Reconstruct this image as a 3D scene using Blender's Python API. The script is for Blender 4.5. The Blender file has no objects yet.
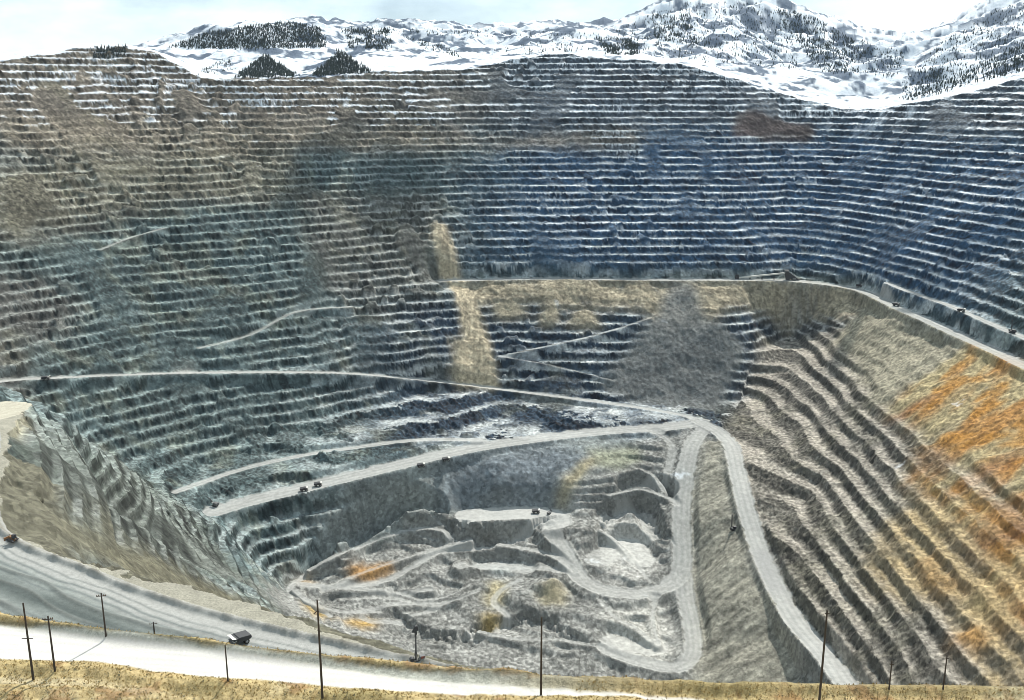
import bpy, bmesh, math, random
import numpy as np
from mathutils import Vector, Matrix

random.seed(7)
rng = np.random.default_rng(7)
sc = bpy.context.scene
col = sc.collection
PI = math.pi

# ------------------------------------------------------------------ camera
F = 1000.0                       # focal length in pixels of the 1024 wide frame
TANP = 0.26
PITCH = math.atan(TANP)
CP, SP = math.cos(PITCH), math.sin(PITCH)
cam_d = bpy.data.cameras.new('camera')
cam = bpy.data.objects.new('camera', cam_d)
col.objects.link(cam)
cam_d.sensor_width = 36.0
cam_d.lens = 36.0 * F / 1024.0
cam_d.clip_start = 0.5
cam_d.clip_end = 60000
cam.location = (0, 0, 0)
cam.rotation_euler = (PI / 2 - PITCH, 0, 0)
sc.camera = cam


def ray(u, v):
    """pixel of the photograph -> direction (x, y, z) from the view point"""
    a, b = u - 512.0, 350.0 - v
    return a, F * CP + b * SP, b * CP - F * SP


def K(v):
    b = 350.0 - v
    return -(b * CP - F * SP) / (F * CP + b * SP)


def P(u, v, z):
    """world point at elevation z seen at a pixel"""
    a, y, zz = ray(u, v)
    t = z / zz
    return (a * t, y * t, z)


def PD(u, v, d):
    """world point at forward distance d seen at a pixel"""
    a, y, zz = ray(u, v)
    t = d / y
    return (a * t, d, zz * t)


# ------------------------------------------------------------------ noise
_perm = rng.permutation(256).astype(np.int32)
_perm = np.concatenate([_perm, _perm, _perm])
_ang = rng.random(256).astype(np.float32) * 2 * np.float32(PI)
_gx, _gy = np.cos(_ang), np.sin(_ang)


def perlin(x, y, seed=0):
    x = np.asarray(x, np.float32) + np.float32(seed * 17.37)
    y = np.asarray(y, np.float32) + np.float32(seed * 9.13)
    xi = np.floor(x); yi = np.floor(y)
    xf = x - xi; yf = y - yi
    xi = xi.astype(np.int32) & 255; yi = yi.astype(np.int32) & 255
    u = xf * xf * xf * (xf * (xf * 6 - 15) + 10)
    v = yf * yf * yf * (yf * (yf * 6 - 15) + 10)

    def g(ix, iy, dx, dy):
        h = _perm[_perm[ix] + iy]
        h = h & 255
        return _gx[h] * dx + _gy[h] * dy
    x1 = (xi + 1) & 255; y1 = (yi + 1) & 255
    n00 = g(xi, yi, xf, yf); n10 = g(x1, yi, xf - 1, yf)
    n01 = g(xi, y1, xf, yf - 1); n11 = g(x1, y1, xf - 1, yf - 1)
    a = n00 + u * (n10 - n00); b = n01 + u * (n11 - n01)
    return (a + v * (b - a)) * np.float32(1.5)


def fbm(x, y, wl, octaves=3, seed=0, gain=0.5):
    r = 0; amp = 1.0; tot = 0
    for o in range(octaves):
        r = r + amp * perlin(x / wl, y / wl, seed + o * 5)
        tot += amp; amp *= gain; wl /= 2.03
    return r / tot


def ss(a, b, x):
    t = np.clip((x - a) / (b - a), 0, 1)
    return t * t * (3 - 2 * t)


# ------------------------------------------------------------------ survey points of the pit
pit = []


def column(u, va, za, s, vs, ext=(250, 520)):
    ka = K(va); da = -za / ka
    for v in vs:
        k = K(v)
        d = (s * da - za) / (s + k)
        pit.append(PD(u, v, d))
    top = pit[-1]
    x0, y0, z0 = top
    for e in ext:                       # the slope goes on above the rim, where the hills cut it off
        y = y0 + e
        pit.append((x0 * y / y0, y, z0 + s * e))


UP = [300, 250, 200, 150, 110, 70, 40]
column(-60, 395, -370, .75, [395, 340] + UP)
column(0, 377, -370, .75, [400, 377, 330] + UP)
column(60, 364, -370, .75, [400, 364, 330] + UP)
column(110, 353, -370, .75, [430, 400, 353] + UP)
column(147, 346, -370, .75, [450, 420, 380, 346] + UP)
column(200, 338, -370, .75, [460, 430, 400, 338] + UP)
column(250, 331, -370, .75, [430, 400, 331] + UP)
column(300, 325, -370, .75, [420, 400, 360, 325] + UP)
column(350, 318, -370, .75, [410, 360, 318, 290] + UP[1:])
column(400, 313, -370, .75, [410, 360, 313, 290] + UP[1:])
column(440, 309, -370, .75, [400, 360, 309, 285] + UP[1:])
for u in (490, 540, 590, 640, 690, 735):
    column(u, 305, -370, .75, [400, 360, 330, 305, 280] + UP[1:])
column(790, 280, -336, .7, [280] + UP[1:])
column(840, 287, -336, .62, [287, 250, 200, 150, 110, 70])
column(900, 308, -336, .55, [308, 250, 200, 150, 110, 70], (300, 600))
column(960, 335, -336, .48, [335, 290, 250, 200, 150, 110, 70], (300, 600))
column(1024, 365, -336, .42, [365, 330, 290, 250, 200, 150, 110, 70], (300, 600))
column(1090, 395, -336, .42, [395, 350, 300, 250, 200, 150, 100], (300, 600))
column(1170, 440, -336, .42, [440, 380, 300, 220, 150], (300, 600))


def right_wall(u, v):                   # the wall on the right is close to a plane
    a, y, zz = ray(u, v)
    r = a / y; k = -zz / y
    d = 805 / (.76 * r + k)
    pit.append((r * d, d, -k * d))


for u, v in ((790, 330), (790, 360), (850, 340), (850, 400), (900, 400), (900, 450), (950, 450), (950, 500), (950, 560), (1024, 480),
             (1024, 540), (1024, 597), (983, 597), (940, 597), (893, 597), (838, 597), (850, 500), (800, 430), (800, 500), (1024, 690),
             (960, 680), (910, 680), (1080, 600), (1080, 700), (1080, 500)):
    right_wall(u, v)

ROAD_MAIN = [(214, 512, -527), (240, 504, -526), (300, 489, -522), (350, 477, -518), (400, 465, -515), (450, 453, -512), (500, 444, -510), (560, 436, -507),
             (610, 431, -505), (660, 428, -502), (700, 423, -499)]
ROAD_RAMP = [(-40, 386, -372), (20, 380, -378), (60, 378, -384), (130, 375, -398), (200, 373, -411), (330, 373, -433), (400, 378, -458), (440, 382, -470), (490, 388, -483),
             (560, 397, -489), (620, 405, -494), (670, 413, -497), (706, 421, -499)]
ROAD_BENCH = [(440, 281, -336), (480, 280, -336), (540, 279, -336), (600, 279.5, -336), (660, 280, -336), (720, 280, -336), (790, 281, -336), (850, 288, -336), (880, 299, -336),
              (900, 309, -336), (930, 322, -336), (960, 336, -336), (1000, 354, -336), (1024, 366, -336), (1080, 391, -336)]
ROAD_DOWN = [(704, 428, -500), (692, 445, -508), (687, 465, -522), (683, 490, -542), (681, 520, -563), (682, 550, -583), (680, 572, -596), (668, 586, -603),
             (640, 594, -606), (605, 591, -607), (580, 578, -603), (566, 555, -592), (552, 532, -580), (544, 517, -573)]
ROAD_EAST = [(700, 422, -499), (718, 432, -502), (731, 446, -506), (737, 470, -515), (744, 500, -528), (754, 535, -546), (770, 575, -560), (794, 620, -568), (824, 655, -566),
             (850, 690, -562), (880, 720, -560)]
ROAD_FLOOR = [(683, 572, -597), (686, 600, -608), (692, 630, -618), (692, 655, -624), (676, 668, -628), (640, 662, -630), (605, 650, -630)]
ROAD_LOOP = [(544, 517, -573), (520, 535, -588), (480, 546, -596), (440, 552, -602), (410, 570, -610), (380, 582, -614), (330, 588, -612), (300, 584, -606)]
ROAD_MIDBENCH = [(180, 492, -505), (240, 472, -498), (300, 457, -494), (360, 447, -492), (420, 441, -490), (470, 442, -491)]

for rd in (ROAD_MAIN, ROAD_RAMP, ROAD_BENCH, ROAD_DOWN, ROAD_EAST, ROAD_FLOOR, ROAD_LOOP):
    pit += [P(*q) for q in rd]

FLOOR_PTS = [(450, 515, -573), (480, 518, -573), (520, 513, -573), (555, 510, -572), (500, 530, -592), (470, 530, -598), (400, 535, -590), (360, 548, -594), (320, 562, -598), (290, 578, -600),
             (300, 545, -570), (340, 530, -560), (300, 520, -548), (400, 505, -555), (350, 500, -540), (450, 480, -538), (500, 470, -528), (500, 490, -548), (550, 470, -530), (570, 450, -514),
             (560, 495, -553), (600, 470, -528), (625, 455, -522), (655, 445, -512), (640, 478, -538), (600, 510, -566), (650, 500, -556), (655, 530, -572), (665, 480, -540), (620, 540, -588), (625, 570, -598), (600, 560, -596),
             (655, 570, -597), (590, 530, -575), (480, 570, -610), (510, 560, -604), (540, 560, -603), (440, 580, -616), (500, 590, -616), (540, 610, -618), (480, 610, -622), (420, 610, -626),
             (370, 600, -622), (330, 600, -618), (380, 620, -630), (440, 640, -634), (500, 640, -632), (560, 640, -628), (600, 615, -616), (640, 615, -615), (660, 640, -622), (620, 635, -620),
             (640, 672, -633), (700, 690, -634), (560, 665, -634), (360, 575, -606), (400, 560, -602), (700, 640, -616), (712, 600, -594), (730, 560, -564), (708, 520, -551), (717, 480, -526), (740, 600, -580), (760, 640, -594), (740, 670, -610), (790, 680, -600),
             (715, 445, -504), (745, 660, -606), (720, 670, -620)]
pit += [P(*q) for q in FLOOR_PTS]
# the spur on the left and the slope below the near haul road
pit += [P(*q) for q in [(0, 405, -250), (20, 428, -256), (30, 480, -300), (50, 460, -300), (75, 440, -300), (110, 455, -350), (120, 470, -352), (150, 490, -392),
                        (170, 520, -430), (200, 545, -470), (100, 520, -330), (60, 500, -268), (150, 545, -335), (130, 560, -290), (200, 570, -400),
                        (250, 590, -445), (100, 490, -345), (225, 530, -510), (250, 555, -560)]]
CREST = [(-420, 760, -222), (-345, 640, -222), (-305, 558, -222), (-262, 482, -222), (-205, 442, -222), (-160, 414, -222), (-115, 392, -222), (-30, 358, -222), (30, 338, -222), (100, 318, -222), (300, 296, -222), (500, 284, -222)]
pit += CREST[2:]
for x, c in ((-150, 410), (-100, 386), (0, 348), (100, 318), (200, 307), (300, 296), (400, 290), (500, 284), (620, 278)):
    for dy in (-90, 80, 170, 260, 350, 440, 540):
        y = c + dy
        near = -222 - .74 * dy
        z = max(near, -805 + .76 * x, -630)
        if dy > 300 and z <= -630:
            continue
        pit.append((x, y, z))
pit += [(-420, 480, -140), (-350, 430, -150), (-260, 380, -150), (-560, 700, -160), (-560, 850, -220), (-700, 1000, -240), (-800, 1150, -270),
        (-1100, 1000, 60), (-900, 800, 0), (760, 900, -230), (760, 600, -230), (900, 700, -130), (950, 1100, -130)]
pit = np.array(pit, np.float64)


class Surface:
    """smooth surface through surveyed points (multiquadric)"""
    def __init__(self, pts, c, lam):
        self.p = pts[:, :2].copy(); self.c2 = c * c
        d2 = ((self.p[:, None] - self.p[None]) ** 2).sum(-1)
        n = len(pts)
        A = -np.sqrt(d2 + self.c2) + lam * np.eye(n)
        q = np.concatenate([np.ones((n, 1)), self.p / 1000], 1)
        M = np.zeros((n + 3, n + 3)); M[:n, :n] = A; M[:n, n:] = q; M[n:, :n] = q.T
        rhs = np.concatenate([pts[:, 2], np.zeros(3)])
        self.w = np.linalg.solve(M, rhs)

    def __call__(self, x, y):
        sh = x.shape; x = x.ravel().astype(np.float64); y = y.ravel().astype(np.float64)
        out = np.empty(x.size)
        n = len(self.p)
        for i in range(0, x.size, 20000):
            xx, yy = x[i:i + 20000, None], y[i:i + 20000, None]
            d = -np.sqrt((xx - self.p[None, :, 0]) ** 2 + (yy - self.p[None, :, 1]) ** 2 + self.c2)
            out[i:i + 20000] = d @ self.w[:n] + self.w[n] + (xx[:, 0] * self.w[n + 1] + yy[:, 0] * self.w[n + 2]) / 1000
        return out.reshape(sh)


pit_fn = Surface(pit, 14.0, 0.05)

# ------------------------------------------------------------------ survey points of the land outside the pit
RIM = [(-60, 62), (0, 59), (40, 55), (60, 52), (90, 48), (130, 46), (152, 50), (175, 66), (195, 77), (240, 78), (300, 77), (350, 74), (420, 70), (480, 67), (530, 58), (560, 55), (600, 56), (650, 60),
       (690, 64), (730, 76), (760, 88), (790, 97), (820, 105), (850, 109), (880, 108), (905, 104), (940, 98), (980, 90), (1024, 78), (1090, 66), (1170, 60)]
rim_xy = []
out_pts = []
dd = np.arange(900, 2900, 4.0)
for u, v in RIM:
    a, y, zz = ray(u, v)
    h = pit_fn(dd * a / y, dd) - dd * zz / y
    i = int(np.argmax(h > 0))
    rim_xy.append((dd[i] * a / y, dd[i]))
    out_pts.append((dd[i] * a / y, dd[i], dd[i] * zz / y))
# snow fields, hills and mountains behind the rim
HILLS = [(-60, 70, 2300), (0, 66, 2200), (60, 60, 2300), (105, 49, 2150), (130, 54, 2400), (150, 58, 2500),
         (165, 60, 2600), (200, 60, 2500), (235, 68, 2380), (225, 56, 2650), (290, 66, 2480), (270, 55, 2700), (180, 51, 2750), (320, 53, 2750), (380, 58, 2550), (410, 56, 2650), (450, 60, 2550), (470, 58, 2700),
         (265, 56, 2320), (252, 66, 2290), (280, 66, 2290), (340, 52, 2330), (325, 64, 2290), (358, 63, 2290), (240, 76, 2300), (300, 75, 2300), (375, 71, 2330),
         (160, 49, 2900), (200, 34, 3050), (250, 25, 3100), (290, 20, 3150), (318, 27, 3100), (338, 40, 3000), (200, 46, 2900), (290, 44, 2900), (370, 48, 2900), (420, 50, 2900),
         (345, 25, 3700), (390, 27, 3700), (420, 32, 3600), (450, 42, 3500), (480, 53, 3200), (440, 38, 4400), (490, 35, 4400), (540, 31, 4400), (565, 33, 4400), (500, 55, 2800), (520, 50, 3000),
         (545, 45, 2900), (575, 32, 3250), (598, 36, 3150), (560, 50, 2600), (610, 52, 2700), (590, 48, 2800),
         (590, 40, 4600), (640, 18, 4600), (680, -6, 4600), (720, -18, 4600), (762, -10, 4500), (800, 4, 4500), (850, 27, 4500), (880, 39, 4500), (905, 50, 4600), (620, 55, 3000), (700, 60, 2800), (750, 72, 2800), (800, 75, 2900), (880, 77, 3000), (690, 35, 3600), (640, 40, 3600), (740, 40, 3600),
         (770, 50, 3500), (790, 40, 3900), (830, 60, 3500), (860, 50, 3900),
         (760, 79, 2550), (800, 84, 2600), (850, 86, 2650), (860, 97, 2480), (890, 92, 2650),
         (905, 78, 3400), (925, 46, 4300), (960, 15, 4300), (1000, -5, 4300), (1045, -18, 4300), (1100, -22, 4300), (905, 100, 2800), (925, 84, 2700), (945, 78, 2600), (1000, 62, 2600), (1060, 52, 2600), (960, 55, 3200), (1010, 40, 3200), (1080, 25, 3200), (1170, 20, 3200),
         (925, 92, 2480), (-100, 80, 3500), (60, 80, 3500), (130, 75, 3500), (-300, 90, 3000)]
out_pts += [PD(*q) for q in HILLS]
out_pts += [(x, 6300, 40) for x in range(-5000, 6000, 1000)] + [(x, 5400, 120) for x in (-3000, -2000, 3500)]
out_pts += [(-1400, 1600, 50), (-1300, 1200, 30), (-1000, 800, -40), (-1500, 2200, 0), (1400, 1500, 60), (1300, 1100, 20), (1200, 700, -60), (1700, 2300, 100)]
out_pts += [(-430, 790, -250), (-465, 770, -250), (-450, 840, -251), (-400, 800, -251), (-560, 800, -240)]
for x, y in ((-330, 560), (-285, 500), (-262, 450), (-220, 410), (-190, 400), (-115, 360), (-30, 345), (-300, 460), (-220, 370), (100, 325), (300, 305), (500, 290), (-360, 480), (-300, 380), (-380, 640),
             (-100, 320), (0, 300), (-200, 320), (-350, 330), (-420, 560), (300, 250), (600, 280), (0, 200), (-300, 200), (300, 100), (0, 60), (-200, 60), (-500, 400)):
    out_pts.append((x, y, -222))
out_fn = Surface(np.array(out_pts), 14.0, 0.05)

# ------------------------------------------------------------------ polar sheet of ground points round the view point
TH_F = math.radians(32.5)
th = np.arange(-TH_F, TH_F, math.radians(0.056))
extra = TH_F + np.cumsum(np.linspace(0.08, 0.9, 50)) * math.radians(1)
th = np.concatenate([-extra[::-1], th, extra]).astype(np.float64)
rr = np.concatenate([np.arange(4, 196, 6.0), np.arange(196, 330, 0.7), np.arange(330, 500, 1.2), np.arange(500, 1400, 1.9), np.arange(1400, 2350, 2.0), np.arange(2350, 2700, 3.0), np.arange(2700, 4000, 9), np.arange(4000, 7200, 26)])
NR, NT = len(rr), len(th)
X = (rr[:, None] * np.sin(th)[None]).astype(np.float32)
Y = (rr[:, None] * np.cos(th)[None]).astype(np.float32)


def bil(grid, x0, y0, st, x, y):
    fx = np.clip((x - x0) / st, 0, grid.shape[1] - 1.001); fy = np.clip((y - y0) / st, 0, grid.shape[0] - 1.001)
    ix = fx.astype(np.int32); iy = fy.astype(np.int32); fx = (fx - ix).astype(np.float32); fy = (fy - iy).astype(np.float32)
    g = grid
    a = g[iy, ix] * (1 - fx) + g[iy, ix + 1] * fx
    b = g[iy + 1, ix] * (1 - fx) + g[iy + 1, ix + 1] * fx
    return a * (1 - fy) + b * fy


GX0, GY0, GS = -1700.0, 150.0, 8.0
gx, gy = np.meshgrid(np.arange(GX0, 1700, GS), np.arange(GY0, 2900, GS))
pit_g = pit_fn(gx, gy).astype(np.float32)
HX0, HY0, HS = -5600.0, 0.0, 24.0
hx, hy = np.meshgrid(np.arange(HX0, 5700, HS), np.arange(HY0, 7300, HS))
out_g = out_fn(hx, hy).astype(np.float32)

# a wandering of a few metres, so that no outline is a smooth curve
wx = fbm(X, Y, 90, 3, 11) * 7
wy = fbm(X, Y, 90, 3, 23) * 7
pitz = bil(pit_g, GX0, GY0, GS, X + wx, Y + wy)
pitz = np.where((Y > 2880) | (Y < 160) | (np.abs(X) > 1690), 3000, pitz)
outz = bil(out_g, HX0, HY0, HS, X, Y)
R = np.sqrt(X * X + Y * Y)
mount = ss(2150, 2800, R)
rn = 1 - np.abs(fbm(X, Y, 420, 4, 31)) * 3.2
outz = outz + mount * (rn * 26 - 14 + fbm(X, Y, 60, 3, 37) * 6) + ss(2900, 3600, R) * (1 - np.abs(fbm(X, Y, 300, 4, 39)) * 3.4) * 26

outz += ss(1250, 1500, R) * (fbm(X, Y, 45, 4, 45) * 7)
# the shelf with the gravel road in front
ND = np.array([.1315, .9913]); P0 = np.array([-134.0, 235.0])
S = (X - P0[0]) * ND[0] + (Y - P0[1]) * ND[1]
T = (X - P0[0]) * ND[1] - (Y - P0[1]) * ND[0]
gn = fbm(X, Y, 9, 4, 41)
gn2 = fbm(X, Y, 34, 2, 43)


def shelf_line(px, z, k):
    q = np.array([P(u, v, z) for u, v in px])
    t = (q[:, 0] - P0[0]) * ND[1] - (q[:, 1] - P0[1]) * ND[0]
    d = (q[:, 0] - P0[0]) * ND[0] + (q[:, 1] - P0[1]) * ND[1]
    o = np.argsort(t)
    return np.interp(T, t[o], d[o]).astype(np.float32)


S_out = shelf_line([(-200, 610), (0, 628), (100, 641), (200, 652), (300, 666), (400, 680), (480, 687), (541, 691), (600, 694), (640, 697), (680, 700), (760, 706), (900, 722), (1100, 745)], -140, 0)
S_in = shelf_line([(-200, 645), (0, 660), (100, 663), (200, 678), (300, 684), (400, 693), (480, 695), (541, 696), (600, 696.5), (640, 697.5), (680, 701), (760, 708), (900, 726), (1100, 750)], -140, 0) + 1.1 * fbm(X, Y, 15, 3, 47)
S_foot = shelf_line([(-200, 612), (0, 625), (100, 636), (200, 648), (300, 660), (400, 672), (541, 681), (700, 689), (1024, 693), (1300, 697)], -140, 0)
bo = shelf_line([(-200, 598), (0, 613), (60, 622), (110, 630), (150, 634), (200, 638), (240, 645), (300, 651), (440, 664), (541, 673), (700, 682), (1024, 685), (1300, 688)], -137.8, 0)
prof = np.full_like(S, -140.0)
b_in = np.exp(-((S - (S_in - 4.5)) / 3.0) ** 2) * (1.5 + gn2 * 1.6)
b_in2 = np.exp(-((S - (S_in - 13)) / 4.0) ** 2) * 1.0
b_out = np.exp(-((S - bo) / np.maximum(1.8, (bo - S_foot) * .55)) ** 2) * (1.9 + gn2 * .6)
off_road = ss(0, 2.5, np.maximum(S - S_foot, S_in - S))
prof += b_in + b_in2 + b_out + off_road * (gn * .9 + fbm(X, Y, 2.2, 2, 49) * .35)
back = np.clip(S_in - 20 - S, 0, None)
rise = np.where(Y > 0, np.clip((194 - R) / 194, 0, 1) * 138.2, 138.2)
prof = np.where(R < 194, np.maximum(prof, -140 + rise), prof)
drop = np.clip(S - (bo + 1.5), 0, None)
prof -= drop * .72
near_shelf = prof
outz = np.where(R < 900, np.maximum(outz, near_shelf), outz)
# ruts, low windrows of the near haul road
plateau = (R < 900) & (near_shelf < outz + .01) & (outz < -200)

def path_xyz(pts, world=False):
    q = np.array(pts, float) if world else np.array([P(*p) for p in pts])
    out = []
    for i in range(len(q) - 1):
        p0 = q[max(i - 1, 0)]; p1 = q[i]; p2 = q[i + 1]; p3 = q[min(i + 2, len(q) - 1)]
        for k in range(5):
            t = k / 5
            out.append(.5 * ((2 * p1) + (p2 - p0) * t + (2 * p0 - 5 * p1 + 4 * p2 - p3) * t * t + (3 * p1 - p0 - 3 * p2 + p3) * t ** 3))
    out.append(q[-1])
    return np.array(out)


def near_path(q, reach):
    """distance to a path, its height and the side, for ground points within reach"""
    m = (X > q[:, 0].min() - reach) & (X < q[:, 0].max() + reach) & (Y > q[:, 1].min() - reach) & (Y < q[:, 1].max() + reach)
    idx = np.nonzero(m.ravel())[0]
    x = X.ravel()[idx].astype(np.float32); y = Y.ravel()[idx].astype(np.float32)
    best = np.full(len(idx), 1e9, np.float32); zz = np.zeros(len(idx), np.float32); sd = np.zeros(len(idx), np.float32)
    for i in range(len(q) - 1):
        ax, ay, az = q[i]; bx, by, bz = q[i + 1]
        lo = (x > min(ax, bx) - reach) & (x < max(ax, bx) + reach) & (y > min(ay, by) - reach) & (y < max(ay, by) + reach)
        k = np.nonzero(lo)[0]
        if not len(k):
            continue
        dx, dy = bx - ax, by - ay; L2 = dx * dx + dy * dy + 1e-6
        t = np.clip(((x[k] - ax) * dx + (y[k] - ay) * dy) / L2, 0, 1)
        d = np.hypot(x[k] - ax - t * dx, y[k] - ay - t * dy)
        b = d < best[k]
        kk = k[b]
        best[kk] = d[b]; zz[kk] = (az + t * (bz - az))[b]
        sd[kk] = np.sign(dx * (y[k] - ay) - dy * (x[k] - ax))[b]
    g = best < reach
    return idx[g], best[g], zz[g], sd[g]


crest_q = path_xyz([tuple(p) for p in [(-420, 760, -222), (-345, 640, -222), (-305, 558, -222), (-262, 482, -222), (-205, 442, -222), (-160, 414, -222), (-115, 392, -222), (-30, 358, -222), (30, 338, -222), (100, 318, -222), (300, 296, -222), (500, 284, -222), (900, 270, -222)]], True)
idx, d, zz, sd = near_path(crest_q, 260)
dc = np.full(X.size, 999.0, np.float32); dc[idx] = d * -sd      # >0 towards the road
dc = dc.reshape(X.shape)

# the slope below the near haul road starts at its outer edge
dcv = np.abs(dc) < 900
pitz = np.where(dcv & (dc > 0), np.maximum(pitz, -222 + dc * 1.25), pitz)
hold = -222 + dc * .62
pitz = np.where(dcv & (dc <= 0) & (dc > -60), np.maximum(pitz, hold + np.clip(-dc - 25, 0, 99) * -.6), pitz)
base = np.minimum(pitz, outz)            # smooth land, used to place traced outlines


def hit_on(zg, u, v, rmin=0.0):
    a, y, zz = ray(u, v)
    h = math.hypot(a, y); t = math.atan2(a, y)
    j = int(np.clip(np.searchsorted(th, t), 1, NT - 1)); w = (t - th[j - 1]) / (th[j] - th[j - 1])
    prf = zg[:, j - 1] * (1 - w) + zg[:, j] * w
    d = prf - rr * zz / h
    ok = np.nonzero((d > 0) & (rr > rmin))[0]
    i = int(ok[0]) if len(ok) else NR - 1
    if i > 0 and d[i - 1] < 0:
        f = -d[i - 1] / (d[i] - d[i - 1]); r = rr[i - 1] + f * (rr[i] - rr[i - 1])
    else:
        r = rr[i]
    return r * a / h, r * y / h, r * zz / h


# ------------------------------------------------------------------ zones: outlines traced onto the land, kept as maps in plan
ZX0, ZY0, ZS = -1250.0, 180.0, 3.0
zx, zy = np.meshgrid(np.arange(ZX0, 1250, ZS), np.arange(ZY0, 2750, ZS))


def inside(poly, x, y):
    res = np.zeros(x.shape, bool)
    n = len(poly)
    for i in range(n):
        x1, y1 = poly[i]; x2, y2 = poly[(i + 1) % n]
        if y1 == y2:
            continue
        c = ((y1 > y) != (y2 > y)) & (x < (x2 - x1) * (y - y1) / (y2 - y1) + x1)
        res ^= c
    return res


def blur(a, n):
    for _ in range(2):
        for ax in (0, 1):
            c = np.cumsum(np.concatenate([np.repeat(np.take(a, [0], ax), n + 1, ax), a, np.repeat(np.take(a, [-1], ax), n, ax)], ax), ax)
            if ax == 0:
                a = (c[2 * n + 1:] - c[:-2 * n - 1]) / (2 * n + 1)
            else:
                a = (c[:, 2 * n + 1:] - c[:, :-2 * n - 1]) / (2 * n + 1)
    return a


jx = fbm(X, Y, 45, 4, 61) * 16
jy = fbm(X, Y, 45, 4, 67) * 16


def zone(px, soft=2, jit=1.0, rmin=0.0):
    poly = [hit_on(base, u, v, rmin)[:2] for u, v in px]
    xs = [p[0] for p in poly]; ys = [p[1] for p in poly]
    m = inside(poly, zx, zy).astype(np.float32)
    if soft:
        m = blur(m, soft)
    return np.clip(bil(m, ZX0, ZY0, ZS, X + jx * jit, Y + jy * jit), 0, 1) * ((X > ZX0) & (X < 1245) & (Y > ZY0) & (Y < 2745))


# no benches here: slides, dumps and scree
smooth = np.zeros_like(X)


def no_bench(m, k=1.0):
    global smooth
    smooth = np.maximum(smooth, m * k)


Z_slide = zone([(432, 226), (445, 222), (457, 262), (466, 284), (480, 310), (488, 340), (499, 388), (456, 388), (466, 340), (452, 290), (438, 262)], 2, .4)
Z_tan = zone([(455, 283), (600, 283), (700, 283), (800, 283), (850, 292), (880, 305), (850, 318), (800, 308), (740, 306), (700, 330), (660, 330), (640, 308), (560, 306), (500, 300), (480, 305), (462, 300)], 3, .7)
Z_tanfans = [zone(q, 2, .5) for q in (
    [(495, 300), (512, 296), (532, 316), (492, 318)], [(575, 308), (590, 306), (603, 326), (566, 327)], [(452, 340), (466, 336), (500, 386), (452, 384)],
    [(545, 300), (556, 298), (560, 324), (536, 325)])]
Z_dump = zone([(632, 345), (655, 318), (670, 284), (695, 284), (700, 310), (715, 322), (745, 345), (735, 372), (722, 396), (716, 410), (660, 404), (610, 394), (600, 380), (620, 362)], 3, .6)
Z_dump_low = zone([(640, 352), (668, 330), (715, 330), (738, 350), (733, 374), (718, 408), (660, 403), (612, 392), (606, 380), (628, 364)], 4, .7)
Z_under = zone([(395, 472), (450, 459), (520, 446), (600, 436), (640, 440), (620, 470), (598, 500), (566, 518), (540, 508), (490, 512), (450, 512), (400, 528), (330, 540), (300, 520), (330, 500)], 3, .5)
Z_underdark = zone([(440, 462), (500, 450), (545, 445), (580, 448), (592, 462), (560, 490), (520, 506), (470, 510), (430, 512), (440, 490)], 5, .8)
Z_floor = zone([(452, 516), (490, 508), (560, 506), (600, 470), (640, 442), (690, 430), (704, 428), (735, 500), (770, 585), (830, 660), (860, 720), (700, 720), (560, 720), (420, 690), (300, 625), (262, 590), (290, 574), (330, 556), (400, 532)], 4, .4)
Z_talus = zone([(704, 440), (722, 440), (735, 500), (752, 548), (772, 590), (800, 640), (830, 690), (720, 690), (694, 620), (690, 560), (690, 500)], 3, .4)
Z_scree = zone([(-60, 490), (0, 484), (30, 495), (70, 518), (130, 543), (190, 574), (260, 606), (330, 642), (390, 658), (330, 654), (250, 624), (150, 579), (100, 560), (40, 540), (-60, 524)], 4, .5, 440)
Z_scree2 = zone([(0, 420), (30, 440), (60, 452), (100, 480), (160, 520), (225, 545), (290, 590), (300, 625), (200, 572), (120, 535), (50, 500), (0, 470)], 4, .6, 440)
Z_orange = zone([(1060, 360), (985, 350), (965, 345), (930, 370), (900, 392), (885, 410), (905, 420), (935, 455), (990, 480), (1060, 520)], 3, .7)
Z_orange2 = zone([(905, 455), (940, 470), (1060, 520), (1060, 640), (1000, 620), (960, 610), (975, 580), (990, 560), (950, 520), (910, 490)], 3, .9)
Z_orange3 = zone([(915, 560), (932, 552), (960, 585), (950, 600)], 2, .6)
Z_orange4 = zone([(948, 632), (985, 622), (1000, 640), (985, 652), (955, 645)], 2, .5)
Z_olive = zone([(875, 300), (900, 312), (965, 345), (930, 370), (885, 410), (870, 395), (850, 360), (830, 345), (850, 320)], 3, .6)
Z_rtan = zone([(860, 560), (905, 500), (960, 500), (1000, 540), (1060, 560), (1060, 700), (1010, 690), (980, 640), (930, 600), (900, 600)], 4, 1.0)
no_bench(Z_slide); no_bench(Z_tan, .85); no_bench(Z_dump); no_bench(Z_under, .95); no_bench(Z_floor); no_bench(Z_talus); no_bench(Z_scree)
for m in Z_tanfans:
    no_bench(m)
no_bench(Z_orange, .93); no_bench(Z_olive, .8); no_bench(Z_orange2, .5); no_bench(Z_scree2, .12); no_bench(Z_orange3); no_bench(Z_orange4)
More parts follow.
